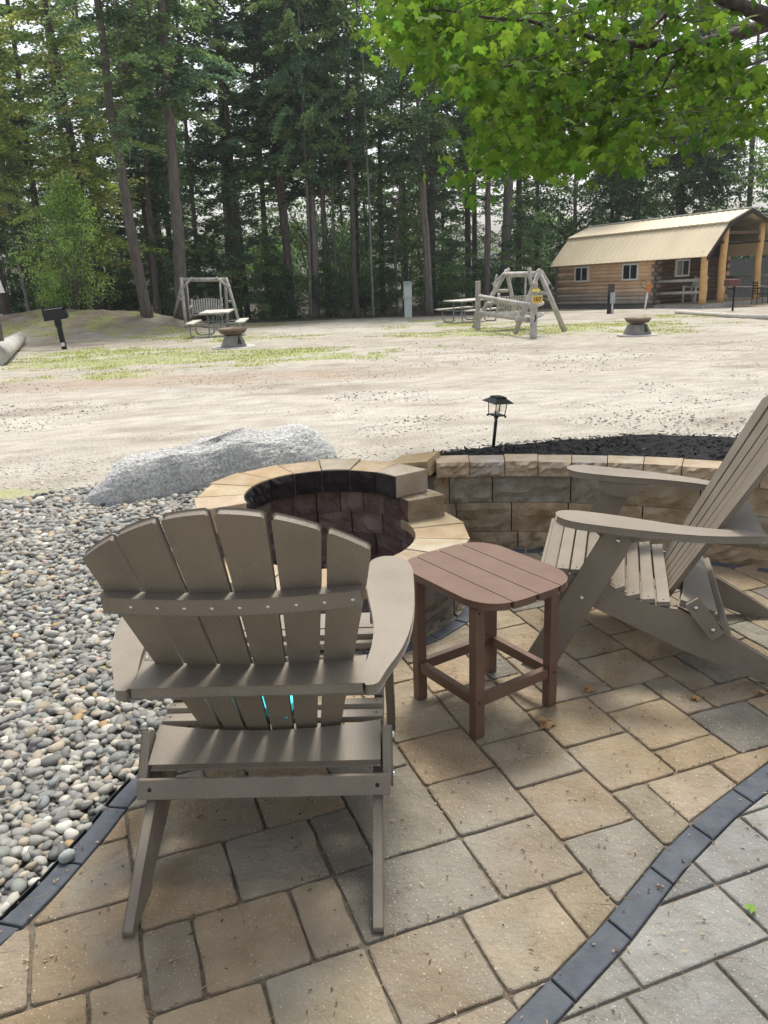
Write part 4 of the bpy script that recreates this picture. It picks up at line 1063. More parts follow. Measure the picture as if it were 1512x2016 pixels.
def bush(x, y, s_, k, label, group=None, name='understorey_shrub'):
    root = empty(name, (x, y, float(gh(x, y))), rw.uniform(0, 6.3)); root.scale = (s_*rw.uniform(.9, 1.2), s_*rw.uniform(.9, 1.2), s_*rw.uniform(.8, 1.2)); tag(root, label, 'shrub', group)
    for me, nm in ((bushp[k], 'foliage'), (so_.data, 'stems')):
        o = bpy.data.objects.new(nm, me); col.objects.link(o); o.parent = root
    return root
k = 0
for yy, n_, x0, x1, s0 in [(38., 18, -20, 5.5, .75), (43.5, 17, -23, 24, 1.0), (47, 17, -25, 32, 1.2), (53, 17, -27, 36, 1.4), (61, 18, -32, 44, 1.9)]:
    for i in range(n_):
        x = x0+(x1-x0)*(i+rw.uniform(.1, .9))/n_
        bush(x, yy+rw.uniform(-1.2, 1.2), s0*rw.uniform(.7, 1.15), rw.choice([0, 2, 3, 0, 2, 1]), 'dark leafy undergrowth shrub beneath the hemlocks of the wood', 'undergrowth shrubs in the wood')
# young conifers of the underwood
for i, (u, v, s_) in enumerate([(510, 622, .9), (545, 620, .6), (430, 622, .8), (760, 612, .8), (890, 600, .8), (1030, 600, .9), (400, 618, .7), (650, 616, .6), (250, 600, .9), (20, 600, 1.2)]):
    p = at(u, v, 37.3+(i % 3)); root = empty('young_hemlock', (p[0], p[1], float(gh(p[0], p[1])))); tag(root, 'young dark hemlock filling the gap between trunks at the edge of the wood', 'tree', 'young hemlocks at the edge of the wood')
    add_crown(root, protos[4], (0, 0, 0), (0, 0, i*1.3), (s_, s_, s_))
# leafy birch on the mound
bc = at(150, 608, 30.2); bc[2] = float(gh(bc[0], bc[1])); bi = empty('birch_tree', tuple(bc)); tag(bi, 'small leafy light-green birch growing on the earth mound', 'tree')
_r = np.random.default_rng(5); _c = []
for k in range(230):
    z = _r.uniform(.35, 4.4); rad_ = np.interp(z, [.3, 1.4, 2.5, 3.5, 4.4], [1.3, 1.95, 1.55, .9, .3])*(.75+.5*_r.random()**2)
    a = _r.uniform(0, 6.283); q = _r.random()**.6*rad_*(1+.18*math.sin(3*a+z*2)); _c.append((q*math.cos(a)+.12*(z-2), q*math.sin(a)*.8, z))
ctrs = np.array(_c)
V, F, C = leafcloud(77, ctrs, 50, .09, ((.27, .40, .11), (.32, .45, .14), (.22, .34, .09), (.38, .48, .18)), .17, .8)
np_mesh('crown', V, F, M['leaf'], bi, cols=C)
mb = MB()
for k in range(7):
    a = k*.9; mb.tube([(0, 0, -.1), (.25*math.cos(a), .2*math.sin(a), 1.), (.7*math.cos(a), .6*math.sin(a), 2.6), (.9*math.cos(a), .8*math.sin(a), 3.6)], [.05, .035, .02, .008], 6)
mb.build('stems', M['bark'], bi)
# deciduous trees behind the cabin at right
def leafy(x, y, h, rx, label, seed, cols, size=.16, nc=120, per=50, base=.3):
    root = empty('leafy_tree', (x, y, float(gh(x, y)))); tag(root, label, 'tree')
    V, F, C = leafcloud(seed, ell(seed+1, nc, rx, rx*.85, h*(1-base)/2, h*(1+base)/2, .4), per, size, cols, .38)
    np_mesh('crown', V, F, M['leaf'], root, cols=C)
    mb = MB(); mb.tube([(0, 0, -.1), (.1, 0, h*.5), (0, 0, h*.95)], [.16, .1, .03], 8, jit=.05)
    for k in range(5):
        a = k*1.3; mb.tube([(.06, 0, h*.3+.3*k), (rx*.6*math.cos(a), rx*.5*math.sin(a), h*.5+.3*k)], [.06, .02], 6)
    mb.build('trunk', M['bark'], root)
leafy(20.5, 37.5, 8.5, 3.6, 'green leafy maple overhanging the far end of the cabin porch', 210, GR, base=.28)
leafy(15.5, 44, 10, 4., 'dark leafy tree rising behind the middle of the cabin roof', 220, GRd)
leafy(10, 43, 8., 3.2, 'low dark leafy tree behind the left end of the cabin roof', 230, GRd)
leafy(24, 45, 12, 4.5, 'broad dark leafy tree at the right edge behind the cabin', 240, GRd)
leafy(1.5, 42.5, 9., 2.6, 'light green leafy tree in the gap above the utility cabinet', 250, GR, nc=70, per=30)
leafy(-3.2, 43, 8., 2., 'thin leafy tree showing green between the two grey hemlock trunks', 260, GR, nc=50, per=30)

# ================================================================ OVERHANGING MAPLE
mt = empty('maple_tree', (4.6, 6.6, float(gh(4.6, 6.6)))); tag(mt, 'maple tree with broad green leaves overhanging the patio from the right', 'tree')
mo = Vector(mt.location)
def rel(p): return tuple(Vector(p)-mo)
MB().tube([(0, 0, -.2), (-.05, -.05, 1.5), (.0, -.1, 3.), (.1, -.1, 5), (.2, 0, 7)], [.2, .15, .13, .1, .05], 14, jit=.04).build('trunk', M['twig'], mt)
limbs = []
def limb(pix, dep, r0, r1):
    P_ = [at(u, v, d_) for (u, v), d_ in zip(pix, dep)]; n_ = len(P_)
    limbs.append(P_); MB().tube([rel(p) for p in P_], [r0+(r1-r0)*i/(n_-1) for i in range(n_)], 8, jit=.06).build('branch', M['twig'], mt)
trk = [4.6, 6.5, 2.4]
P_ = [np.array([4.62, 6.5, 2.2]), np.array([3.9, 5.9, 2.55])]
limbs.append(P_)
def limb3(pts3, r0, r1):
    n_ = len(pts3); MB().tube([rel(p) for p in pts3], [r0+(r1-r0)*i/(n_-1) for i in range(n_)], 8, jit=.06).build('branch', M['twig'], mt)
a_ = [at(u, v, d_) for (u, v), d_ in zip([(1512, 48), (1452, 67), (1398, 82), (1344, 97), (1291, 86), (1237, 86), (1183, 80), (1146, 67), (1113, 56)], [5.4, 5.3, 5.2, 5.1, 5., 4.95, 4.9, 4.85, 4.8])]
limb3([np.array([4.6, 6.5, 2.3]), np.array([3.6, 6.0, 2.65])]+a_, .05, .008)
a_ = [at(u, v, d_) for (u, v), d_ in zip([(1512, 33), (1470, 16), (1420, -2), (1330, -60), (1200, -130)], [4.8, 4.8, 4.8, 4.6, 4.4])]
limb3([np.array([4.6, 6.5, 2.5]), np.array([3.5, 5.6, 2.9])]+a_, .06, .012)
for pix, dep in [([(1350, 96), (1320, 140), (1300, 180), (1296, 230)], 5.1), ([(1340, 97), (1300, 110), (1270, 150), (1215, 190), (1160, 215)], 5.), ([(1246, 88), (1240, 130), (1212, 148)], 4.95), ([(1316, -20), (1312, 30), (1304, 62)], 4.7), ([(1317, 20), (1280, 60), (1250, 75)], 4.7), ([(1317, 20), (1345, 40), (1380, 42)], 4.7), ([(1395, 180), (1350, 165), (1290, 180), (1230, 178)], 5.6), ([(1100, 60), (1040, 40), (960, 35), (880, 20), (800, 22)], 4.7), ([(1228, 185), (1150, 225), (1080, 270), (1000, 300), (930, 320)], 5.), ([(1512, 115), (1470, 130), (1450, 150)], 5.2), ([(1290, 190), (1330, 260), (1325, 300)], 5.3), ([(1500, 180), (1400, 200), (1300, 240)], 5.8)]:
    limb3([at(u, v, dep+.0) for u, v in pix], .011, .003)
# twig ends: clusters of hanging leaves fill a real 3-D crown
cl = []
rm = random.Random(99)
regions = [((765, -40, 900, 60), 44), ((765, 50, 790, 90), 5), ((880, 40, 1100, 190), 66), ((865, 60, 950, 150), 22), ((1080, -20, 1512, 120), 62), ((1050, 120, 1512, 250), 90), ((980, 170, 1100, 290), 34), ((1010, 240, 1290, 305), 36), ((965, 290, 1170, 325), 22), ((850, -60, 1100, 60), 34), ((1180, 240, 1512, 262), 12), ((925, 330, 950, 350), 2), ((960, 230, 1060, 262), 6)]
for (u0, v0, u1, v1), n_ in regions:
    for k in range(n_):
        cl.append((at(rm.uniform(u0, u1), rm.uniform(v0, v1), rm.uniform(4.3, 6.6)), 1.))
# crown overhead and behind, out of frame, that shades the patio
for k in range(330):
    x, y, z = rm.uniform(-1.5, 7.5), rm.uniform(1.9, 9.), rm.uniform(2.9, 6.5)
    u_ = ray(0, 0)
    d = np.array([x, y, z-CH]); zz_ = d@fwd; vv = 1008-FPX*(d@CU)/zz_ if zz_ > .1 else -999; uu = 756+FPX*(d@CR)/zz_ if zz_ > .1 else 0
    if vv > -110 and uu < 1700: continue
    if (x-.7)/5 < rm.random()*.6: continue
    cl.append((np.array([x, y, z]), 1.15))
lv = []; lf = []; lc = []; tws = []
no = len(MO)
base3 = np.array([(x, -(y-.0), 0) for x, y in MO]+[(0, -.42, 0.0)])
for c, s0 in cl:
    if s0 == 1. and rm.random() < .72: continue_ = False
    elif s0 == 1.: continue
    if s0 == 1.:
        tws.append((c+np.array([rm.uniform(.15, .35), rm.uniform(-.1, .25), rm.uniform(.03, .16)]), c+np.array([rm.uniform(-.2, -.05), rm.uniform(-.1, .1), rm.uniform(-.12, 0)])))
    nleaf = rm.randint(15, 22)
    for j in range(nleaf):
        tq = rm.uniform(-1, 1); p = c+np.array([-.20*tq+rm.gauss(0, .06), rm.gauss(0, .12), .05*tq+rm.gauss(0, .055)])
        sz = rm.uniform(.036, .072)*s0*1.0
        tilt = R(rm.gauss(58, 22)); az = rm.uniform(0, 6.283); rl = R(rm.gauss(0, 22))
        q = base3.copy(); q[:, 2] = -.22*(q[:, 0]**2)*rm.uniform(.2, 2)-.18*(q[:, 1]+.3)**2*rm.uniform(0, 1.6)+rm.uniform(-.1, .1)*q[:, 0]
        Mx = np.array(Matrix.Rotation(az, 3, 'Z')@Matrix.Rotation(tilt, 3, 'X')@Matrix.Rotation(rl, 3, 'Y'))
        q = (q*sz)@Mx.T+p; b0 = len(lv)*(no+1); lv.append(q)
        lf.append(np.array([(b0+i, b0+(i+1) % no, b0+no) for i in range(no)]))
        g = rm.uniform(.75, 1.25); yl = rm.random()
        cc_ = (np.array([.045, .105, .02])*(1-yl)+np.array([.10, .155, .028])*yl)*g*(1.55 if c[0] < .9 else 1.05); lc.append(np.repeat(cc_[None], no, 0))  # leaves towards the left tip coloured lighter, standing in for brighter light
tm = MB()
for a_, b_ in tws: tm.tube([rel(a_), rel((a_+b_)/2+np.array([0, 0, .03])), rel(b_)], [.0035, .0025, .0012], 5, cap=False)
tg = tm.build('twigs', M['twig'], mt); tg['kind'] = 'stuff'
crn = np_mesh('crown', np.concatenate(lv), np.concatenate(lf), M['maple'], mt, cols=np.concatenate(lc)); crn.location = -mo

# ================================================================ CABIN
TL = -.036; ang = 2.114
dC = np.array([math.cos(ang), math.sin(ang), TL]); nC = np.array([dC[1], -dC[0], 0]); P0 = np.array([11.288, 33.83, -1.021])
def cw(a, c, z): return tuple(P0+dC*a+nC*c+np.array([0, 0, z]))
cb = empty('log_cabin', tuple(P0)); tag(cb, 'small log cabin with tan metal gambrel roof and open front porch', 'cabin')
c0 = Vector(P0)
def rl(p): return tuple(Vector(p)-c0)
Lc, Pc, Wc, HW = 5.56, 2.28, 4.3, 1.83
def cbx(mb, a0, a1, c0_, c1_, z0, z1, colr=None):
    P_ = [rl(cw(a, c, z)) for a in (a0, a1) for c in (c0_, c1_) for z in (z0, z1)]
    mb.add(P_, [(0, 1, 3, 2), (4, 6, 7, 5), (0, 4, 5, 1), (2, 3, 7, 6), (0, 2, 6, 4), (1, 5, 7, 3)], colr)
nlog = 11; lh = (HW-.12)/nlog
M['logv'] = mat('cabin_log_v', c2=(.75, .7, .62), scale=3, vcol=True, mixf=.7, rough=.75, bump=.3, bscale=20)
for side_ in ('long_near', 'long_far', 'back', 'front'):
    mb = MB()
    for i in range(nlog):
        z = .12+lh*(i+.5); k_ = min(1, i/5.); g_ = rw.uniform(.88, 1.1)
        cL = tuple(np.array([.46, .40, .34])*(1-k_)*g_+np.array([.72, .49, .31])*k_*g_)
        if side_ == 'front': cL = tuple(np.array([.13, .08, .05])*g_)  # porch shade painted into the front wall's darker log colour
        if side_.startswith('long'):
            c_ = 0 if side_ == 'long_near' else Wc; ex = .16 if i % 2 == 0 else .0
            A_ = [rl(cw(a, c_, z)) for a in (-ex, 0, Lc*.5, Lc, Lc+ex)]
        else:
            a_ = 0 if side_ == 'front' else Lc; ex = .16 if i % 2 else .0
            A_ = [rl(cw(a_, c, z)) for c in (-ex, 0, Wc*.5, Wc, Wc+ex)]
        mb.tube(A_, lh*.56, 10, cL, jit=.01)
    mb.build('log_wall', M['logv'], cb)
# dark weathered log ends at the near corner
mb = MB()
for i in range(nlog):
    z = .12+lh*(i+.5)
    if i % 2 == 0: mb.tube([rl(cw(.02, -.0, z)), rl(cw(-.22, -.0, z))], lh*.60, 10)
    else: mb.tube([rl(cw(0, .02, z)), rl(cw(0, -.2, z))], lh*.60, 10)
mb.build('log_ends', M['logd'], cb); mb = MB()
for i in range(nlog):
    z = .12+lh*(i+.5)
    if i % 2 == 0: mb.tube([rl(cw(Lc, .0, z)), rl(cw(Lc+.2, .0, z))], lh*.6, 10)
    else: mb.tube([rl(cw(Lc, .02, z)), rl(cw(Lc, -.18, z))], lh*.6, 10)
mb.build('log_ends', M['logd'], cb)
mb = MB(); cbx(mb, .05, Lc-.05, .05, Wc-.05, -.45, .12); mb.build('foundation', M['concrete'], cb)
# roof: two pitches each side, thin corrugated metal with ribs
oh = .35; aL, aR = Lc+oh, -Pc-.25
ce, ze, cbk, zbk, cr_, zr = -.289, 1.833, .86, 3.012, 2.171, 3.512
def roofpanel(c0_, z0_, c1_, z1_, lift=0.):
    mb = MB(); nrib = 30; N_ = nrib*4
    dcz = np.array([c1_-c0_, z1_-z0_]); dcz /= np.linalg.norm(dcz); nn = np.array([-dcz[1], dcz[0]]); nn = nn if nn[1] > 0 else -nn
    vs = []
    for i in range(N_+1):
        a = aL+(aR-aL)*i/N_; h_ = (.022 if i % 4 == 1 else 0)+lift
        for (c, z) in ((c0_, z0_), (c1_, z1_)): vs.append(rl(cw(a, c+nn[0]*h_, z+nn[1]*h_)))
        for (c, z) in ((c0_, z0_), (c1_, z1_)): vs.append(rl(cw(a, c-nn[0]*.03, z-nn[1]*.03)))
    fs = []
    for i in range(N_):
        b = i*4; fs += [(b, b+4, b+5, b+1), (b+2, b+3, b+7, b+6), (b, b+2, b+6, b+4), (b+1, b+5, b+7, b+3)]
    fs += [(0, 1, 3, 2), (N_*4, N_*4+2, N_*4+3, N_*4+1)]
    mb.add(vs, fs); return mb.build('roof_panel', M['roof'], cb)
roofpanel(ce, ze, cbk, zbk); roofpanel(cbk-.07, zbk+.02, cr_, zr, .02)
roofpanel(2*cr_-ce, ze, 2*cr_-cbk, zbk); roofpanel(2*cr_-cbk+.07, zbk+.02, cr_, zr, .02)
mb = MB(); cbx(mb, aL+.02, aR-.02, cr_-.12, cr_+.12, zr+.02, zr+.055); mb.build('ridge_cap', M['white'], cb)
for q, (aa, nm) in enumerate(((aR-.035, 'barge_board'), (aL+.035, 'barge_board'))):
    for sgn in (-1, 1):
        for (x0, z0_, x1, z1_) in ((ce, ze, cbk, zbk), (cbk, zbk, cr_, zr)):
            mb = MB(); f_ = (lambda c: c) if sgn < 0 else (lambda c: 2*cr_-c)
            P_ = [rl(cw(a, f_(c), z)) for a in (aa-.02, aa+.02) for (c, z) in ((x0, z0_-.16), (x1, z1_-.16), (x1, z1_+.0), (x0, z0_+.0))]
            mb.add(P_, [(0, 1, 2, 3), (7, 6, 5, 4), (0, 4, 5, 1), (1, 5, 6, 2), (2, 6, 7, 3), (3, 7, 4, 0)]); mb.build(nm, M['soffit'], cb)
# gable infill over both end walls; porch shade painted into the front colour
for a_ in (0., Lc):
    mb = MB(); gp_ = [(0.05, HW-.05), (0.05, 2.13), (cbk, zbk-.06), (cr_, zr-.06), (2*cr_-cbk, zbk-.06), (Wc-.05, 2.13), (Wc-.05, HW-.05)]
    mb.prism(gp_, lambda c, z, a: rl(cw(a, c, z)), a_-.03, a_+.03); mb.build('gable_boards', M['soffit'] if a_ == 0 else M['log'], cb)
def window(plane, x0, x1, z0, z1):
    fr = MB(); t = .07
    def bxw(p0, p1, q0, q1, d0, d1, mb):
        if plane == 'long': cbx(mb, p0, p1, d0, d1, q0, q1)
        else: cbx(mb, d0, d1, p0, p1, q0, q1)
    f0 = -.13
    bxw(x0, x1, z0, z0+t, f0, -.0, fr); bxw(x0, x1, z1-t, z1, f0, -.0, fr); bxw(x0, x0+t, z0+t, z1-t, f0, -.0, fr); bxw(x1-t, x1, z0+t, z1-t, f0, -.0, fr)
    bxw((x0+x1)/2-.022, (x0+x1)/2+.022, z0+t, z1-t, f0+.008, -.0, fr)
    w_ = fr.build('window', M['trim'], cb)
    g = MB(); bxw(x0+t, x1-t, z0+t, z1-t, f0+.02, f0+.028, g); g.build('pane', M['glass'], w_)
window('long', 3.62, 4.46, 1.10, 1.76); window('long', .84, 1.70, 1.08, 1.76)
window('front', 1.0, 1.85, 1.12, 1.80)
mb = MB(); cbx(mb, -.06, .02, 2.6, 3.35, .14, 1.75); mb.build('door', M['logdark'], cb)
# porch
mb = MB(); cbx(mb, -Pc-.1, -.12, -.12, Wc+.1, -.02, .1); mb.build('porch_deck', M['deck'], cb)
mb = MB(); cbx(mb, -Pc-.13, -Pc-.10, -.15, Wc+.13, -.32, .06); cbx(mb, -Pc-.1, -.1, -.15, -.12, -.32, .06); mb.build('deck_skirt', M['wood'], cb)
def rooflow(c): c = c if c < cr_ else 2*cr_-c; return np.interp(c, [ce, cbk, cr_], [ze, zbk, zr])-.1
for c_ in (.0, 1.05, 3.25, Wc):
    P_ = [rl(cw(-Pc+.02, c_+.03*math.sin(z*3), z)) for z in np.linspace(.1, rooflow(c_), 8)]
    MB().tube(P_, [.145*(1-.02*k) for k in range(8)], 12, jit=.05).build('porch_post', M['honey'], cb)
for c_ in (0, Wc):
    for z in (.52, .98): MB().tube([rl(cw(-.1, c_, z)), rl(cw(-Pc+.1, c_, z+.01))], .055, 8, jit=.08).build('porch_rail', M['wood'], cb)
mb = MB(); cbx(mb, -Pc-.05, -.05, .35, Wc-.35, 2.28, 2.34); mb.build('porch_ceiling', M['soffit'], cb)
mb = MB(); cbx(mb, -Pc-.02, -Pc+.08, .85, 3.5, 2.6, 2.72); mb.build('porch_beam', M['logdark'], cb)

def thing_at(name, pos, label, cat, rz=0, group=None):
    o = empty(name, tuple(pos), rz); tag(o, label, cat, group); return o
# porch furniture (stands on the deck edge / pad right of the cabin)
def patio_chair(pos, rz, label):
    t_ = thing_at('porch_chair', pos, label, 'chair', rz, 'black metal chairs by the porch')
    for sx in (-1, 1): MB().tube([(sx*.22, -.2, 0), (sx*.2, -.18, .40), (sx*.2, -.22, .88)], .014, 6).build('rear_leg', M['blackmetal'], t_); MB().tube([(sx*.22, .22, 0), (sx*.21, .2, .6)], .014, 6).build('front_leg', M['blackmetal'], t_); MB().box(sx*.21, 0, .6, .04, .44, .025).build('arm', M['blackmetal'], t_)
    MB().box(0, 0, .4, .42, .42, .03).build('seat', M['blackmetal'], t_)
    mb = MB(); 
    for k in range(4): mb.box(0, -.2-.01*k, .5+.1*k, .40, .02, .05)
    mb.build('backrest', M['blackmetal'], t_); return t_
yard = P0+dC*(-Pc-.9); 
def yd(a, c): p = P0+dC*a+nC*c; return (p[0], p[1], float(gh(p[0], p[1])))
padc = P0+dC*(-Pc-.9)+nC*3.6
mb = MB()
z_ = -1.06
P_ = [P0+dC*a+nC*c for a, c in ((-Pc-1.6, 1.2), (-Pc-.2, 1.2), (-Pc-.2, 7.), (-Pc-1.6, 7.))]
zt_ = float(np.mean([gh(p[0], p[1]) for p in P_]))+.08
mb.add([(p[0], p[1], zt_-.14) for p in P_]+[(p[0], p[1], zt_) for p in P_], [(0, 1, 2, 3), (7, 6, 5, 4), (0, 4, 5, 1), (1, 5, 6, 2), (2, 6, 7, 3), (3, 7, 4, 0)])
tag(mb.build('porch_pad', M['deck']), kind='structure')
def yp(a, c): p = P0+dC*(-Pc-a)+nC*c; return (p[0], p[1], zt_)
patio_chair(yp(.8, 2.35), ang+2.6, 'black slat-backed porch chair nearest the middle porch post')
patio_chair(yp(.9, 4.6), ang+.2, 'black porch chair right of the round table at the frame edge')
tbl = thing_at('porch_table', yp(.8, 3.6), 'dark round metal table standing among the porch chairs', 'table')
MB().lathe([(.001, .66), (.52, .66), (.53, .68), (.001, .69)], 24).build('table_top', M['blackmetal'], tbl)
for k in range(4): a = k*math.pi/2+.5; MB().tube([(.12*math.cos(a), .12*math.sin(a), .66), (.08*math.cos(a), .08*math.sin(a), .35), (.34*math.cos(a), .34*math.sin(a), 0)], .018, 6).build('leg', M['blackmetal'], tbl)
gg = thing_at('charcoal_grill', gp(1442, 612), 'reddish box-topped park grill on a post in front of the porch', 'grill', .3)
MB().tube([(0, 0, -.05), (0, 0, .82)], .035, 8).build('post', M['blackmetal'], gg)
mb = MB(); mb.box(-.12, 0, .93, .42, .3, .22); mb.build('firebox', mat('rust_red', (.13, .06, .05), rough=.7), gg, bevel=.01)
# log rocker leaning shape on the porch
rk = thing_at('log_rocker', cw(-1.3, .75, .1), 'rough log armchair half hidden behind the second porch post', 'chair', ang)
for sx in (-1, 1):
    MB().tube([(sx*.28, -.3, 0), (sx*.28, -.15, .5), (sx*.28, -.38, 1.0)], .045, 8, jit=.08).build('rear_post', M['wood'], rk); MB().tube([(sx*.28, .3, 0), (sx*.28, .3, .62)], .045, 8, jit=.08).build('front_post', M['wood'], rk); MB().tube([(sx*.28, -.3, .6), (sx*.28, .36, .64)], .04, 8, jit=.08).build('arm', M['wood'], rk)
MB().box(0, 0, .42, .54, .56, .05).build('seat', M['wood'], rk); MB().box(0, -.28, .75, .5, .05, .4, Matrix.Identity(4)).build('backrest', M['wood'], rk)
# grey board fence seen through the porch
fb = P0+nC*8.5+dC*2.0
fn_ = thing_at('board_fence', (fb[0], fb[1], float(gh(fb[0], fb[1]))), 'grey vertical board fence seen through the open porch', 'fence', ang-math.pi/2)
mb = MB()
for k in range(26): mb.box(-2.6+k*.2, 0, .95+.02*math.sin(k), .19, .025, 1.9)
mb.build('boards', mat('fence_grey', (.12, .12, .115), (.19, .19, .18), 8, .9), fn_); mb = MB(); mb.box(0, .045, .5, 5.2, .06, .1); mb.box(0, .045, 1.5, 5.2, .06, .1); mb.build('rails', M['wood'], fn_)
# pale landscape timber
a_, b_ = gp(1332, 618), gp(1530, 630); a_[2] += .05; b_[2] += .05
o_ = MB().tube([tuple(a_), tuple((a_+b_)/2+np.array([0, 0, -.01])), tuple(b_)], .075, 8, jit=.08).build('landscape_log', M['woodboard']); tag(o_, 'long pale landscape log lying on the ground in front of the porch', 'log')

# ================================================================ LOG SWINGS
def polelog(name, a, b_, r, parent, r2=None):
    o = Vector(parent.location); m_ = (Vector(a)+Vector(b_))/2+Vector((random.uniform(-.012, .012), random.uniform(-.012, .012), 0))
    return MB().tube([Vector(a)-o, m_-o, Vector(b_)-o], [r, (r+(r2 or r))/2, r2 or r], 9, jit=.05).build(name, M['wood'], parent)
def G_(x, y, dz=0): return np.array([x, y, float(gh(x, y))+dz])
# left swing: nearly face-on
pF = gp(367, 645)
sw = thing_at('log_swing_frame', pF, 'grey log swing frame standing behind the left picnic table', 'swing frame', 0, 'log swing frames')
Tl, Tr = at(357, 549, pF[1]+.35), at(445, 549, pF[1]+.35)
LFt = G_(pF[0], pF[1]); RFt = G_(*(at(474, 640, pF[1]+.0)[:2]))
LBt = G_(*(at(343, 628, pF[1]+1.7)[:2])); RBt = G_(*(at(447, 628, pF[1]+1.7)[:2]))
polelog('front_leg', LFt, Tl+[0, 0, .04], .055, sw); polelog('front_leg', RFt, Tr+[0, 0, .04], .055, sw)
polelog('rear_leg', LBt, Tl+[.05, .08, 0], .05, sw); polelog('rear_leg', RBt, Tr+[-.05, .08, 0], .05, sw)
polelog('beam', Tl+[-.02, .04, -.03], Tr+[.02, .04, -.03], .065, sw)
polelog('brace', at(360, 567, pF[1]+.22), at(379, 546, pF[1]+.3), .04, sw); polelog('brace', at(452, 567, pF[1]+.2), at(425, 546, pF[1]+.3), .04, sw)
for t_ in (.55,):
    polelog('side_rung', LFt*(1-t_)+Tl*t_, LBt*(1-t_)+Tl*t_, .04, sw); polelog('side_rung', RFt*(1-t_)+Tr*t_, RBt*(1-t_)+Tr*t_, .04, sw)
def bench(name, C_, rz, w_, label, zseat, beamz, tops, fan=True, hang=True):
    t_ = thing_at(name, C_, label, 'swing seat', rz, 'hanging swing seats')
    mb = MB(); hw = w_/2
    ns = 13
    for k in range(ns):
        x = -hw+.05+(w_-.1)*k/(ns-1); hgt = .40+(.10*(1-(x/hw)**2) if fan else .0)
        Mx = Matrix.Translation((x*1.0, .20, zseat+.03))@Matrix.Rotation(R(-16), 4, 'X')@Matrix.Rotation(R(7*x/hw) if fan else 0, 4, 'Y')
        mb.box(0, 0, hgt/2, (w_/ns)*.66, .022, hgt, Mx)
    mb.build('backrest', M['woodboard'] if fan else M['wood'], t_, bevel=.004)
    mb = MB()
    for k in range(6): mb.box(0, -.24+k*.085, zseat-.01*k, w_, .07, .025)
    mb.build('seat', M['wood'], t_)
    for sx in (-1, 1):
        MB().tube([(sx*hw, -.3, zseat-.04), (sx*hw, .28, zseat-.08)], .04, 8, jit=.06).build('side_log', M['wood'], t_)
        MB().tube([(sx*(hw+.01), -.34, zseat+.22), (sx*(hw+.01), .32, zseat+.27)], .042, 8, jit=.06).build('arm', M['wood'], t_)
        MB().tube([(sx*hw, .22, zseat-.1), (sx*hw, .36, zseat+.50)], .035, 8, jit=.06).build('back_post', M['wood'], t_)
        MB().tube([(sx*(hw+.02), -.28, zseat-.12), (sx*(hw+.05)*tops, 0, beamz)], .028, 8, jit=.05).build('hanger', M['wood'], t_)
    return t_
cS = at(405, 600, pF[1]+.75); gz_ = float(gh(cS[0], cS[1])); bz = Tl[2]-gz_-.05
bench('swing_bench', (cS[0], cS[1], gz_), R(4), 1.02, 'fan-backed slatted swing seat hanging in the left log frame', .44, bz, 1.0)
# right swing: seen from behind and the side
fA = gp(932, 646); fB = gp(1020, 640); fC = gp(1014, 657); fD = gp(1112, 653)
tA = at(994, 535, (fA[1]+fB[1])/2-.3); tC = at(1061, 535, (fC[1]+fD[1])/2)
sw2 = thing_at('log_swing_frame', (fA+fD)/2, 'grey A-frame log swing frame behind the number 107 rail post', 'swing frame', 0, 'log swing frames')
polelog('leg', fA, tA+[.05, 0, .02], .065, sw2, .055); polelog('leg', fB, tA+[.04, .0, .05], .055, sw2); polelog('leg', fC, tC+[.03, 0, .06], .065, sw2, .055); polelog('leg', fD, tC+[-.02, 0, .05], .065, sw2, .055)
polelog('beam', tA+[-.02, 0, -.07], tC+[.05, 0, -.06], .07, sw2)
dd_ = fA[1]
polelog('brace', at(970, 561, tA[1]-.15), at(1003, 529, tA[1]-.1), .045, sw2); polelog('brace', at(1046, 561, tC[1]-.25), at(1042, 527, tC[1]-.15), .045, sw2)
polelog('brace', at(1066, 534, tC[1]+.1), at(1082, 560, tC[1]+.15), .04, sw2)
polelog('side_rung', at(972, 573, tA[1]), at(1000, 572, tA[1]+.1), .045, sw2); polelog('side_rung', at(1040, 578, tC[1]), at(1080, 576, tC[1]), .045, sw2)
cS = at(1006, 610, (tA[1]+tC[1])/2+.1); gz_ = float(gh(cS[0], cS[1]))
b2_ = bench('swing_bench', (cS[0], cS[1], gz_), math.pi+R(14), .98, 'plain board swing seat seen from behind in the right A-frame', .46, (tA[2]+tC[2])/2-gz_-.05, .75, fan=False)
# rail fence corner with the number post
fc = gp(1050, 666); f1 = gp(941, 649)
rf = thing_at('rail_fence', f1, 'short split-log rail fence section before the right swing', 'fence')
mb = MB(); mb.box(0, 0, .62, .13, .12, 1.3); mb.build('post', M['wood'], rf, bevel=.01)
polelog('rail', at(942, 583, f1[1]-.02), at(1049, 603, fc[1]+.12), .055, rf, .062); polelog('rail', at(942, 615, f1[1]-.02), at(1042, 630, fc[1]+.12), .055, rf, .06)
polelog('rail', at(1052, 603, fc[1]+.25), at(1068, 597, fc[1]+.9), .045, rf); polelog('rail', at(1052, 626, fc[1]+.25), at(1068, 618, fc[1]+.9), .042, rf)
def textobj(body, size, mat_, parent, loc, rot, name='number', ext=.002):
    cu = bpy.data.curves.new(name, 'FONT'); cu.body = body; cu.size = size; cu.extrude = ext; cu.align_x = 'CENTER'; cu.align_y = 'CENTER'; cu.offset = size*.02
    to = bpy.data.objects.new(name, cu); col.objects.link(to)
    bpy.context.view_layer.update(); dg = bpy.context.evaluated_depsgraph_get(); me = bpy.data.meshes.new_from_object(to.evaluated_get(dg))
    bpy.data.objects.remove(to); o = link_mesh(name, me, None, parent); me.materials.clear(); me.materials.append(mat_); o.location = loc; o.rotation_euler = rot; return o
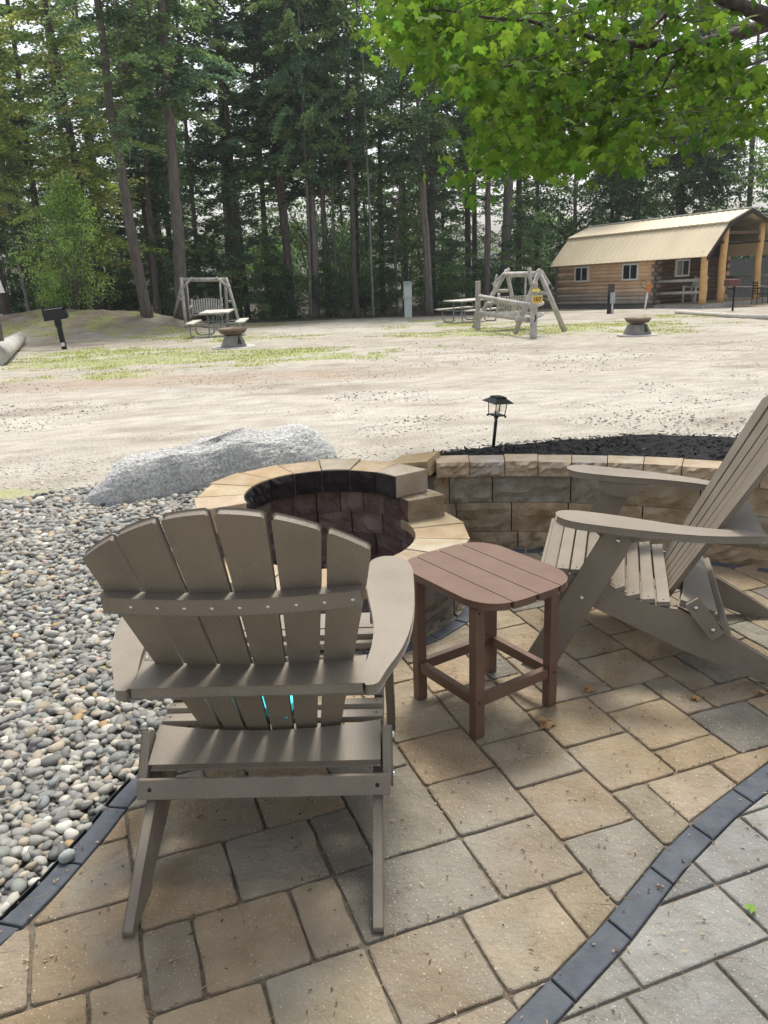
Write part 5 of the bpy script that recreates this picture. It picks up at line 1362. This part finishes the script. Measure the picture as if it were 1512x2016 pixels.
sp = thing_at('number_post', fc, 'weathered timber post with yellow arrow and number 107', 'sign post', R(-4))
mb = MB(); mb.box(0, 0, .56, .145, .13, 1.22); mb.build('post', M['wood'], sp, bevel=.012)
sg_ = MB().box(.05, -.09, .83, .235, .03, .17).build('number_plate', mat('plate_tan', (.62, .5, .3), rough=.7), sp, bevel=.004)
MB().box(.055, -.108, .83, .175, .006, .12).build('yellow_panel', M['yellow'], sg_)
textobj('107', .115, M['ink'], sg_, (.055, -.1125, .83), (math.pi/2, 0, 0))
ar = [(-.09, -.028), (.03, -.028), (.03, -.06), (.10, 0), (.03, .06), (.03, .028), (-.09, .028)]
MB().prism(ar, lambda a, b_, y: (.03+a, y, 1.02+b_), -.085, -.075).build('arrow', M['yellowl'], sp)
MB().tube([(.01, -.062, .35), (.04, -.075, .44), (.02, -.066, .50)], .013, 6).build('rope_hook', M['blackmetal'], sp)
# left sign post at frame edge
lp_ = gp(-2, 708); ls = thing_at('number_post', lp_, 'brown timber post at left frame edge with yellow 8 sign and arrow', 'sign post', R(3))
k_ = lp_[1]/FPX
mb = MB(); mb.box(0, 0, 32*k_, 24*k_, 22*k_, 64*k_+.1); mb.build('post', M['postbrown'], ls, bevel=.01)
pan = MB().box(0, -13*k_, 62*k_, 26*k_, 2*k_, 19*k_).build('number_plate', M['postbrown'], ls)
MB().box(-2*k_, -14.4*k_, 66*k_, 20*k_, .6*k_, 9*k_).build('yellow_panel', M['yellow'], pan)
textobj('108', 8.5*k_, M['ink'], pan, (-1.*k_, -15*k_, 66*k_), (math.pi/2, 0, 0))
MB().prism([(a*115*k_, b_*75*k_) for a, b_ in ar], lambda a, b_, y: (a-.5*k_, y, 57*k_+b_), -14.9*k_, -14.2*k_).build('arrow', M['yellowl'], pan)
# log lying behind it
a_, b_ = gp(14, 704), gp(42, 676); a_[2] += .19; b_[2] += .17
o_ = MB().tube([tuple(a_+(a_-b_)*.4), tuple(a_), tuple((a_+b_)/2), tuple(b_)], [.2, .2, .19, .165], 14, jit=.05).build('fallen_log', M['wood']); tag(o_, 'thick weathered log lying on the ground beside the left number post', 'log')
# camper at the left frame edge
cpx = at(-6, 577, 22.); g0 = float(gh(cpx[0], 22)); zb_ = cpx[2]-g0
rv = thing_at('camper_trailer', (cpx[0], 22., g0), 'camper trailer barely entering at left with a white corner trim', 'camper', R(30))
MB().box(-1.2, 2.2, zb_+1.25, 2.4, 4.4, 2.5).build('body', mat('camper_dark', (.05, .055, .065), rough=.4), rv, bevel=.04)
mb = MB(); mb.prism([(0, 0), (.19, 0), (.03, .75), (-.05, .75)], lambda a, b_, y: (a, y, zb_+b_), -.06, -.005); mb.build('corner_trim', M['white'], rv)
for sy in (1.9, 3.0): MB().tube([(-2.2, sy, .33), (-1.9, sy, .33)], .33, 20).build('wheel', M['blackmetal'], rv)
# white folding thing near left post
cpx = gp(-1, 634); wt = thing_at('picnic_bench', cpx, 'white metal corner of a bench poking in at the left frame edge', 'bench')
MB().box(-.3, 0, .22, .75, .35, .03).build('seat', M['white'], wt); 
for sx in (-.55, -.02): MB().tube([(sx, -.1, -.02), (sx, -.1, .22)], .02, 6).build('leg', M['white'], wt)

# ================================================================ PICNIC TABLES
def picnic(pos, rz, label):
    t_ = thing_at('picnic_table', pos, label, 'picnic table', rz, 'picnic tables')
    L_ = 1.55
    for k in range(4): MB().box(-.315+k*.21, 0, .70+random.uniform(-.003, .003), .198, L_, .036).build('top_board', M['woodboard'], t_, bevel=.005)
    for sx in (-1, 1): MB().box(sx*.70, 0, .42, .25, L_, .036).build('bench_board', M['woodboard'], t_, bevel=.005)
    for sy in (-1, 1):
        y = sy*L_*.33
        for sx in (-1, 1):
            P_ = [(sx*.20, y, .68), (sx*.20, y, .12), (sx*.23, y, .05), (sx*.30, y, .02), (sx*.62, y, .02), (sx*.70, y, .05), (sx*.735, y, .12), (sx*.745, y, .40)]
            MB().tube(P_, .021, 8).build('tube_leg', M['galv'], t_)
        MB().tube([(-.6, y+.03*sy, .39), (.6, y+.03*sy, .39)], .018, 8).build('cross_tube', M['galv'], t_)
    MB().tube([(0, -L_*.3, .2), (0, -.1, .66)], .014, 6).build('brace', M['galv'], t_); MB().tube([(0, L_*.3, .2), (0, .1, .66)], .014, 6).build('brace', M['galv'], t_)
    return t_
c1_ = gp(424, 664); picnic((c1_[0], c1_[1]+.6, float(gh(c1_[0], c1_[1]+.6))), R(3), 'weathered picnic table standing end-on before the left swing')
c2_ = gp(925, 634); picnic((c2_[0], c2_[1]+.2, float(gh(c2_[0], c2_[1]+.2))), R(-52), 'weathered picnic table behind the rail fence beside the right swing')

# ================================================================ FIRE BOWLS
def firebowl(u, v, rim_px, label):
    p = gp(u, v); s_ = p[1]/FPX*rim_px/2; t_ = thing_at('fire_bowl', p, label, 'fire bowl', .3, 'steel fire bowls on pads')
    MB().lathe([(.001, -.02), (s_*1.5, -.02), (s_*1.55, .03), (s_*1.5, .04), (.001, .04)], 28).build('stone_pad', M['concretel'], t_)
    mb = MB(); q = s_
    vs = [(sx*q*.80, sy*q*.80, .05) for sx, sy in ((-1, -1), (1, -1), (1, 1), (-1, 1))]+[(sx*q*.52, sy*q*.52, .05+q*.72) for sx, sy in ((-1, -1), (1, -1), (1, 1), (-1, 1))]
    mb.add(vs, [(0, 1, 2, 3), (7, 6, 5, 4)]+[(i, (i+1) % 4, (i+1) % 4+4, i+4) for i in range(4)]); pd = mb.build('pedestal', M['concrete'], t_, bevel=.01)
    zc_ = .05+q*.15
    em = MB(); em.prism([(-.16*q, 0), (-.06*q, 0), (0, .18*q), (.06*q, 0), (.16*q, 0), (.03*q, .42*q), (.09*q, .5*q), (.04*q, .52*q), (0, .44*q), (-.04*q, .52*q), (-.09*q, .5*q), (-.03*q, .42*q)], lambda a, b_, d: (a+.32*q, -q*.80+q*.28*(b_+q*.15)/(q*.72)-d, zc_+b_), .0, .012); em.build('emblem', M['ink'], pd)
    z0 = .05+q*.70
    MB().lathe([(.001, z0), (q*.55, z0+.02), (q*.86, z0+q*.18), (q*1.0, z0+q*.42), (q*1.03, z0+q*.50), (q*.99, z0+q*.51), (q*.90, z0+q*.40), (q*.6, z0+q*.2), (.001, z0+q*.15)], 32).build('bowl', M['rust'], t_)
    MB().lathe([(q*1.0, z0+q*.40), (q*1.03, z0+q*.41), (q*1.03, z0+q*.44), (q*1.0, z0+q*.45)], 32).build('rim_band', mat('rim', (.3, .24, .17), rough=.5, metal=.5), t_)
firebowl(461, 685, 55, 'rusty fire bowl on a concrete base before the left picnic table')
firebowl(1254, 661, 49, 'rusty fire bowl on a concrete base in front of the cabin')

# ================================================================ GRILLS AND UTILITIES
gq = gp(127, 687); k_ = gq[1]/FPX
gr = thing_at('charcoal_grill', gq, 'black park grill on a leaning post by the birch mound', 'grill', R(8)); gr.rotation_euler = (0, R(-5), R(8))
mb = MB(); mb.box(0, 0, 27*k_, 8.5*k_, 8.5*k_, 60*k_); mb.build('post', M['blackmetal'], gr)
MB().box(0, 0, 49*k_, 11*k_, 11*k_, 12*k_).build('sleeve', M['blackmetal'], gr)
fbx = MB(); W_ = 38*k_; 
fbx.box(-2*k_, 0, 56.5*k_, W_, 26*k_, 1.*k_); fbx.box(-2*k_, 13*k_, 67*k_, W_, 1*k_, 22*k_); fbx.box(-2*k_-W_/2, 0, 67*k_, 1*k_, 26*k_, 22*k_); fbx.box(-2*k_+W_/2, 0, 64*k_, 1*k_, 26*k_, 16*k_); fbx.box(-2*k_, -13*k_, 66*k_, W_*.98, 1*k_, 20*k_)
fbx.build('firebox', M['blackmetal'], gr); MB().box(-3*k_, 0, 76*k_, W_*.8, 20*k_, 1*k_).build('grate', M['galv'], gr); MB().box(20*k_, -6*k_, 62*k_, 5*k_, 8*k_, 8*k_).build('handle_block', M['blackmetal'], gr)
MB().box(0, -4.6*k_, 9*k_, 7*k_, .5*k_, 7*k_).build('white_tag', M['white'], gr)
gq = gp(719, 622); k_ = gq[1]/FPX
g2_ = thing_at('charcoal_grill', gq, 'far black park grill beside the narrow hemlock at the wood edge', 'grill')
MB().tube([(0, 0, -.05), (0, 0, 26*k_)], 1.9*k_, 8).build('post', M['galv'], g2_); mb = MB(); mb.box(-1*k_, 0, 31*k_, 27*k_, 18*k_, 11*k_); mb.build('firebox', M['blackmetal'], g2_, bevel=.01)
MB().box(0, 0, 25*k_, 6*k_, 6*k_, 4*k_).build('bracket', M['blackmetal'], g2_)
up_ = gp(804, 625); k_ = up_[1]/FPX
ub = thing_at('utility_cabinet', up_, 'pale green utility cabinet standing before the wood', 'utility box', R(-3))
MB().box(0, 0, 32*k_, 14*k_, 12*k_, 64*k_+.1).build('lower_body', M['util'], ub, bevel=.01)
MB().box(0, -1*k_, 50*k_, 15.5*k_, 15*k_, 28*k_).build('upper_cover', M['util'], ub, bevel=.015)
MB().box(0, -9*k_, 47*k_, 9*k_, 1.2*k_, 18*k_).build('door_panel', M['util'], ub, bevel=.008); MB().box(0, -8*k_, 65*k_, 16*k_, 17*k_, 1.6*k_).build('lid', M['utild'], ub)
MB().box(-8.3*k_, -4*k_, 38*k_, 1.5*k_, 2*k_, 4*k_).build('latch', M['white'], ub)
pw = gp(1201, 617); k_ = pw[1]/FPX
pp = thing_at('power_pedestal', pw, 'brown hookup post with grey meter box in front of the cabin', 'hookup post', R(-12))
MB().box(0, 0, 27*k_, 12*k_, 11*k_, 56*k_).build('post', M['postbrown'], pp, bevel=.006)
MB().box(3*k_, -9*k_, 29*k_, 9*k_, 8*k_, 20*k_).build('meter_box', M['utild'], pp, bevel=.01)
MB().tube([(3*k_, -9*k_, -.03), (3*k_, -9*k_, 19*k_)], 1.5*k_, 8).build('conduit', M['white'], pp)
MB().tube([(-5*k_, -6.5*k_, 0), (-5*k_, -6.5*k_, 34*k_)], .9*k_, 8).build('water_pipe', M['blackmetal'], pp)
pw = gp(1269, 609.5); k_ = pw[1]/FPX
pp = thing_at('junction_box', pw, 'orange junction box on a leaning white conduit by the cabin wall', 'junction box', R(-12)); pp.rotation_euler = (0, R(7), R(-12))
MB().tube([(0, 0, -.03), (0, 0, 35*k_)], 1.7*k_, 8).build('conduit', M['white'], pp); MB().box(.5*k_, 0, 41*k_, 8*k_, 7*k_, 14*k_).build('box', M['orange'], pp, bevel=.006)
MB().tube([(-4*k_, 0, 48*k_), (-10*k_, -1*k_, 53*k_), (-16*k_, 0, 51*k_), (-14*k_, 0, 42*k_), (-3*k_, 0, 37*k_)], .45*k_, 6).build('cable', M['blackmetal'], pp)
# grey fallen tree trunk / bank edging at the wood edge
a_, b_ = at(20, 617, 33), at(78, 611, 33)

# ================================================================ HAZE, added to veil and soften the far wood
hm = bpy.data.materials.new('added_haze'); hm.use_nodes = True; t_ = hm.node_tree; t_.nodes.remove(t_.nodes['Principled BSDF'])
pv = t_.nodes.new('ShaderNodeVolumePrincipled'); pv.inputs['Density'].default_value = HAZE; pv.inputs['Color'].default_value = (.9, .94, 1, 1); pv.inputs['Anisotropy'].default_value = .3
t_.links.new(pv.outputs[0], t_.nodes['Material Output'].inputs['Volume'])
hz = MB().box(0, 70, 9, 310, 206, 25).build('added_haze', hm); tag(hz, kind='stuff'); tag(hz, 'thin pale air volume added over the clearing to lighten the dark wood', 'added_haze')
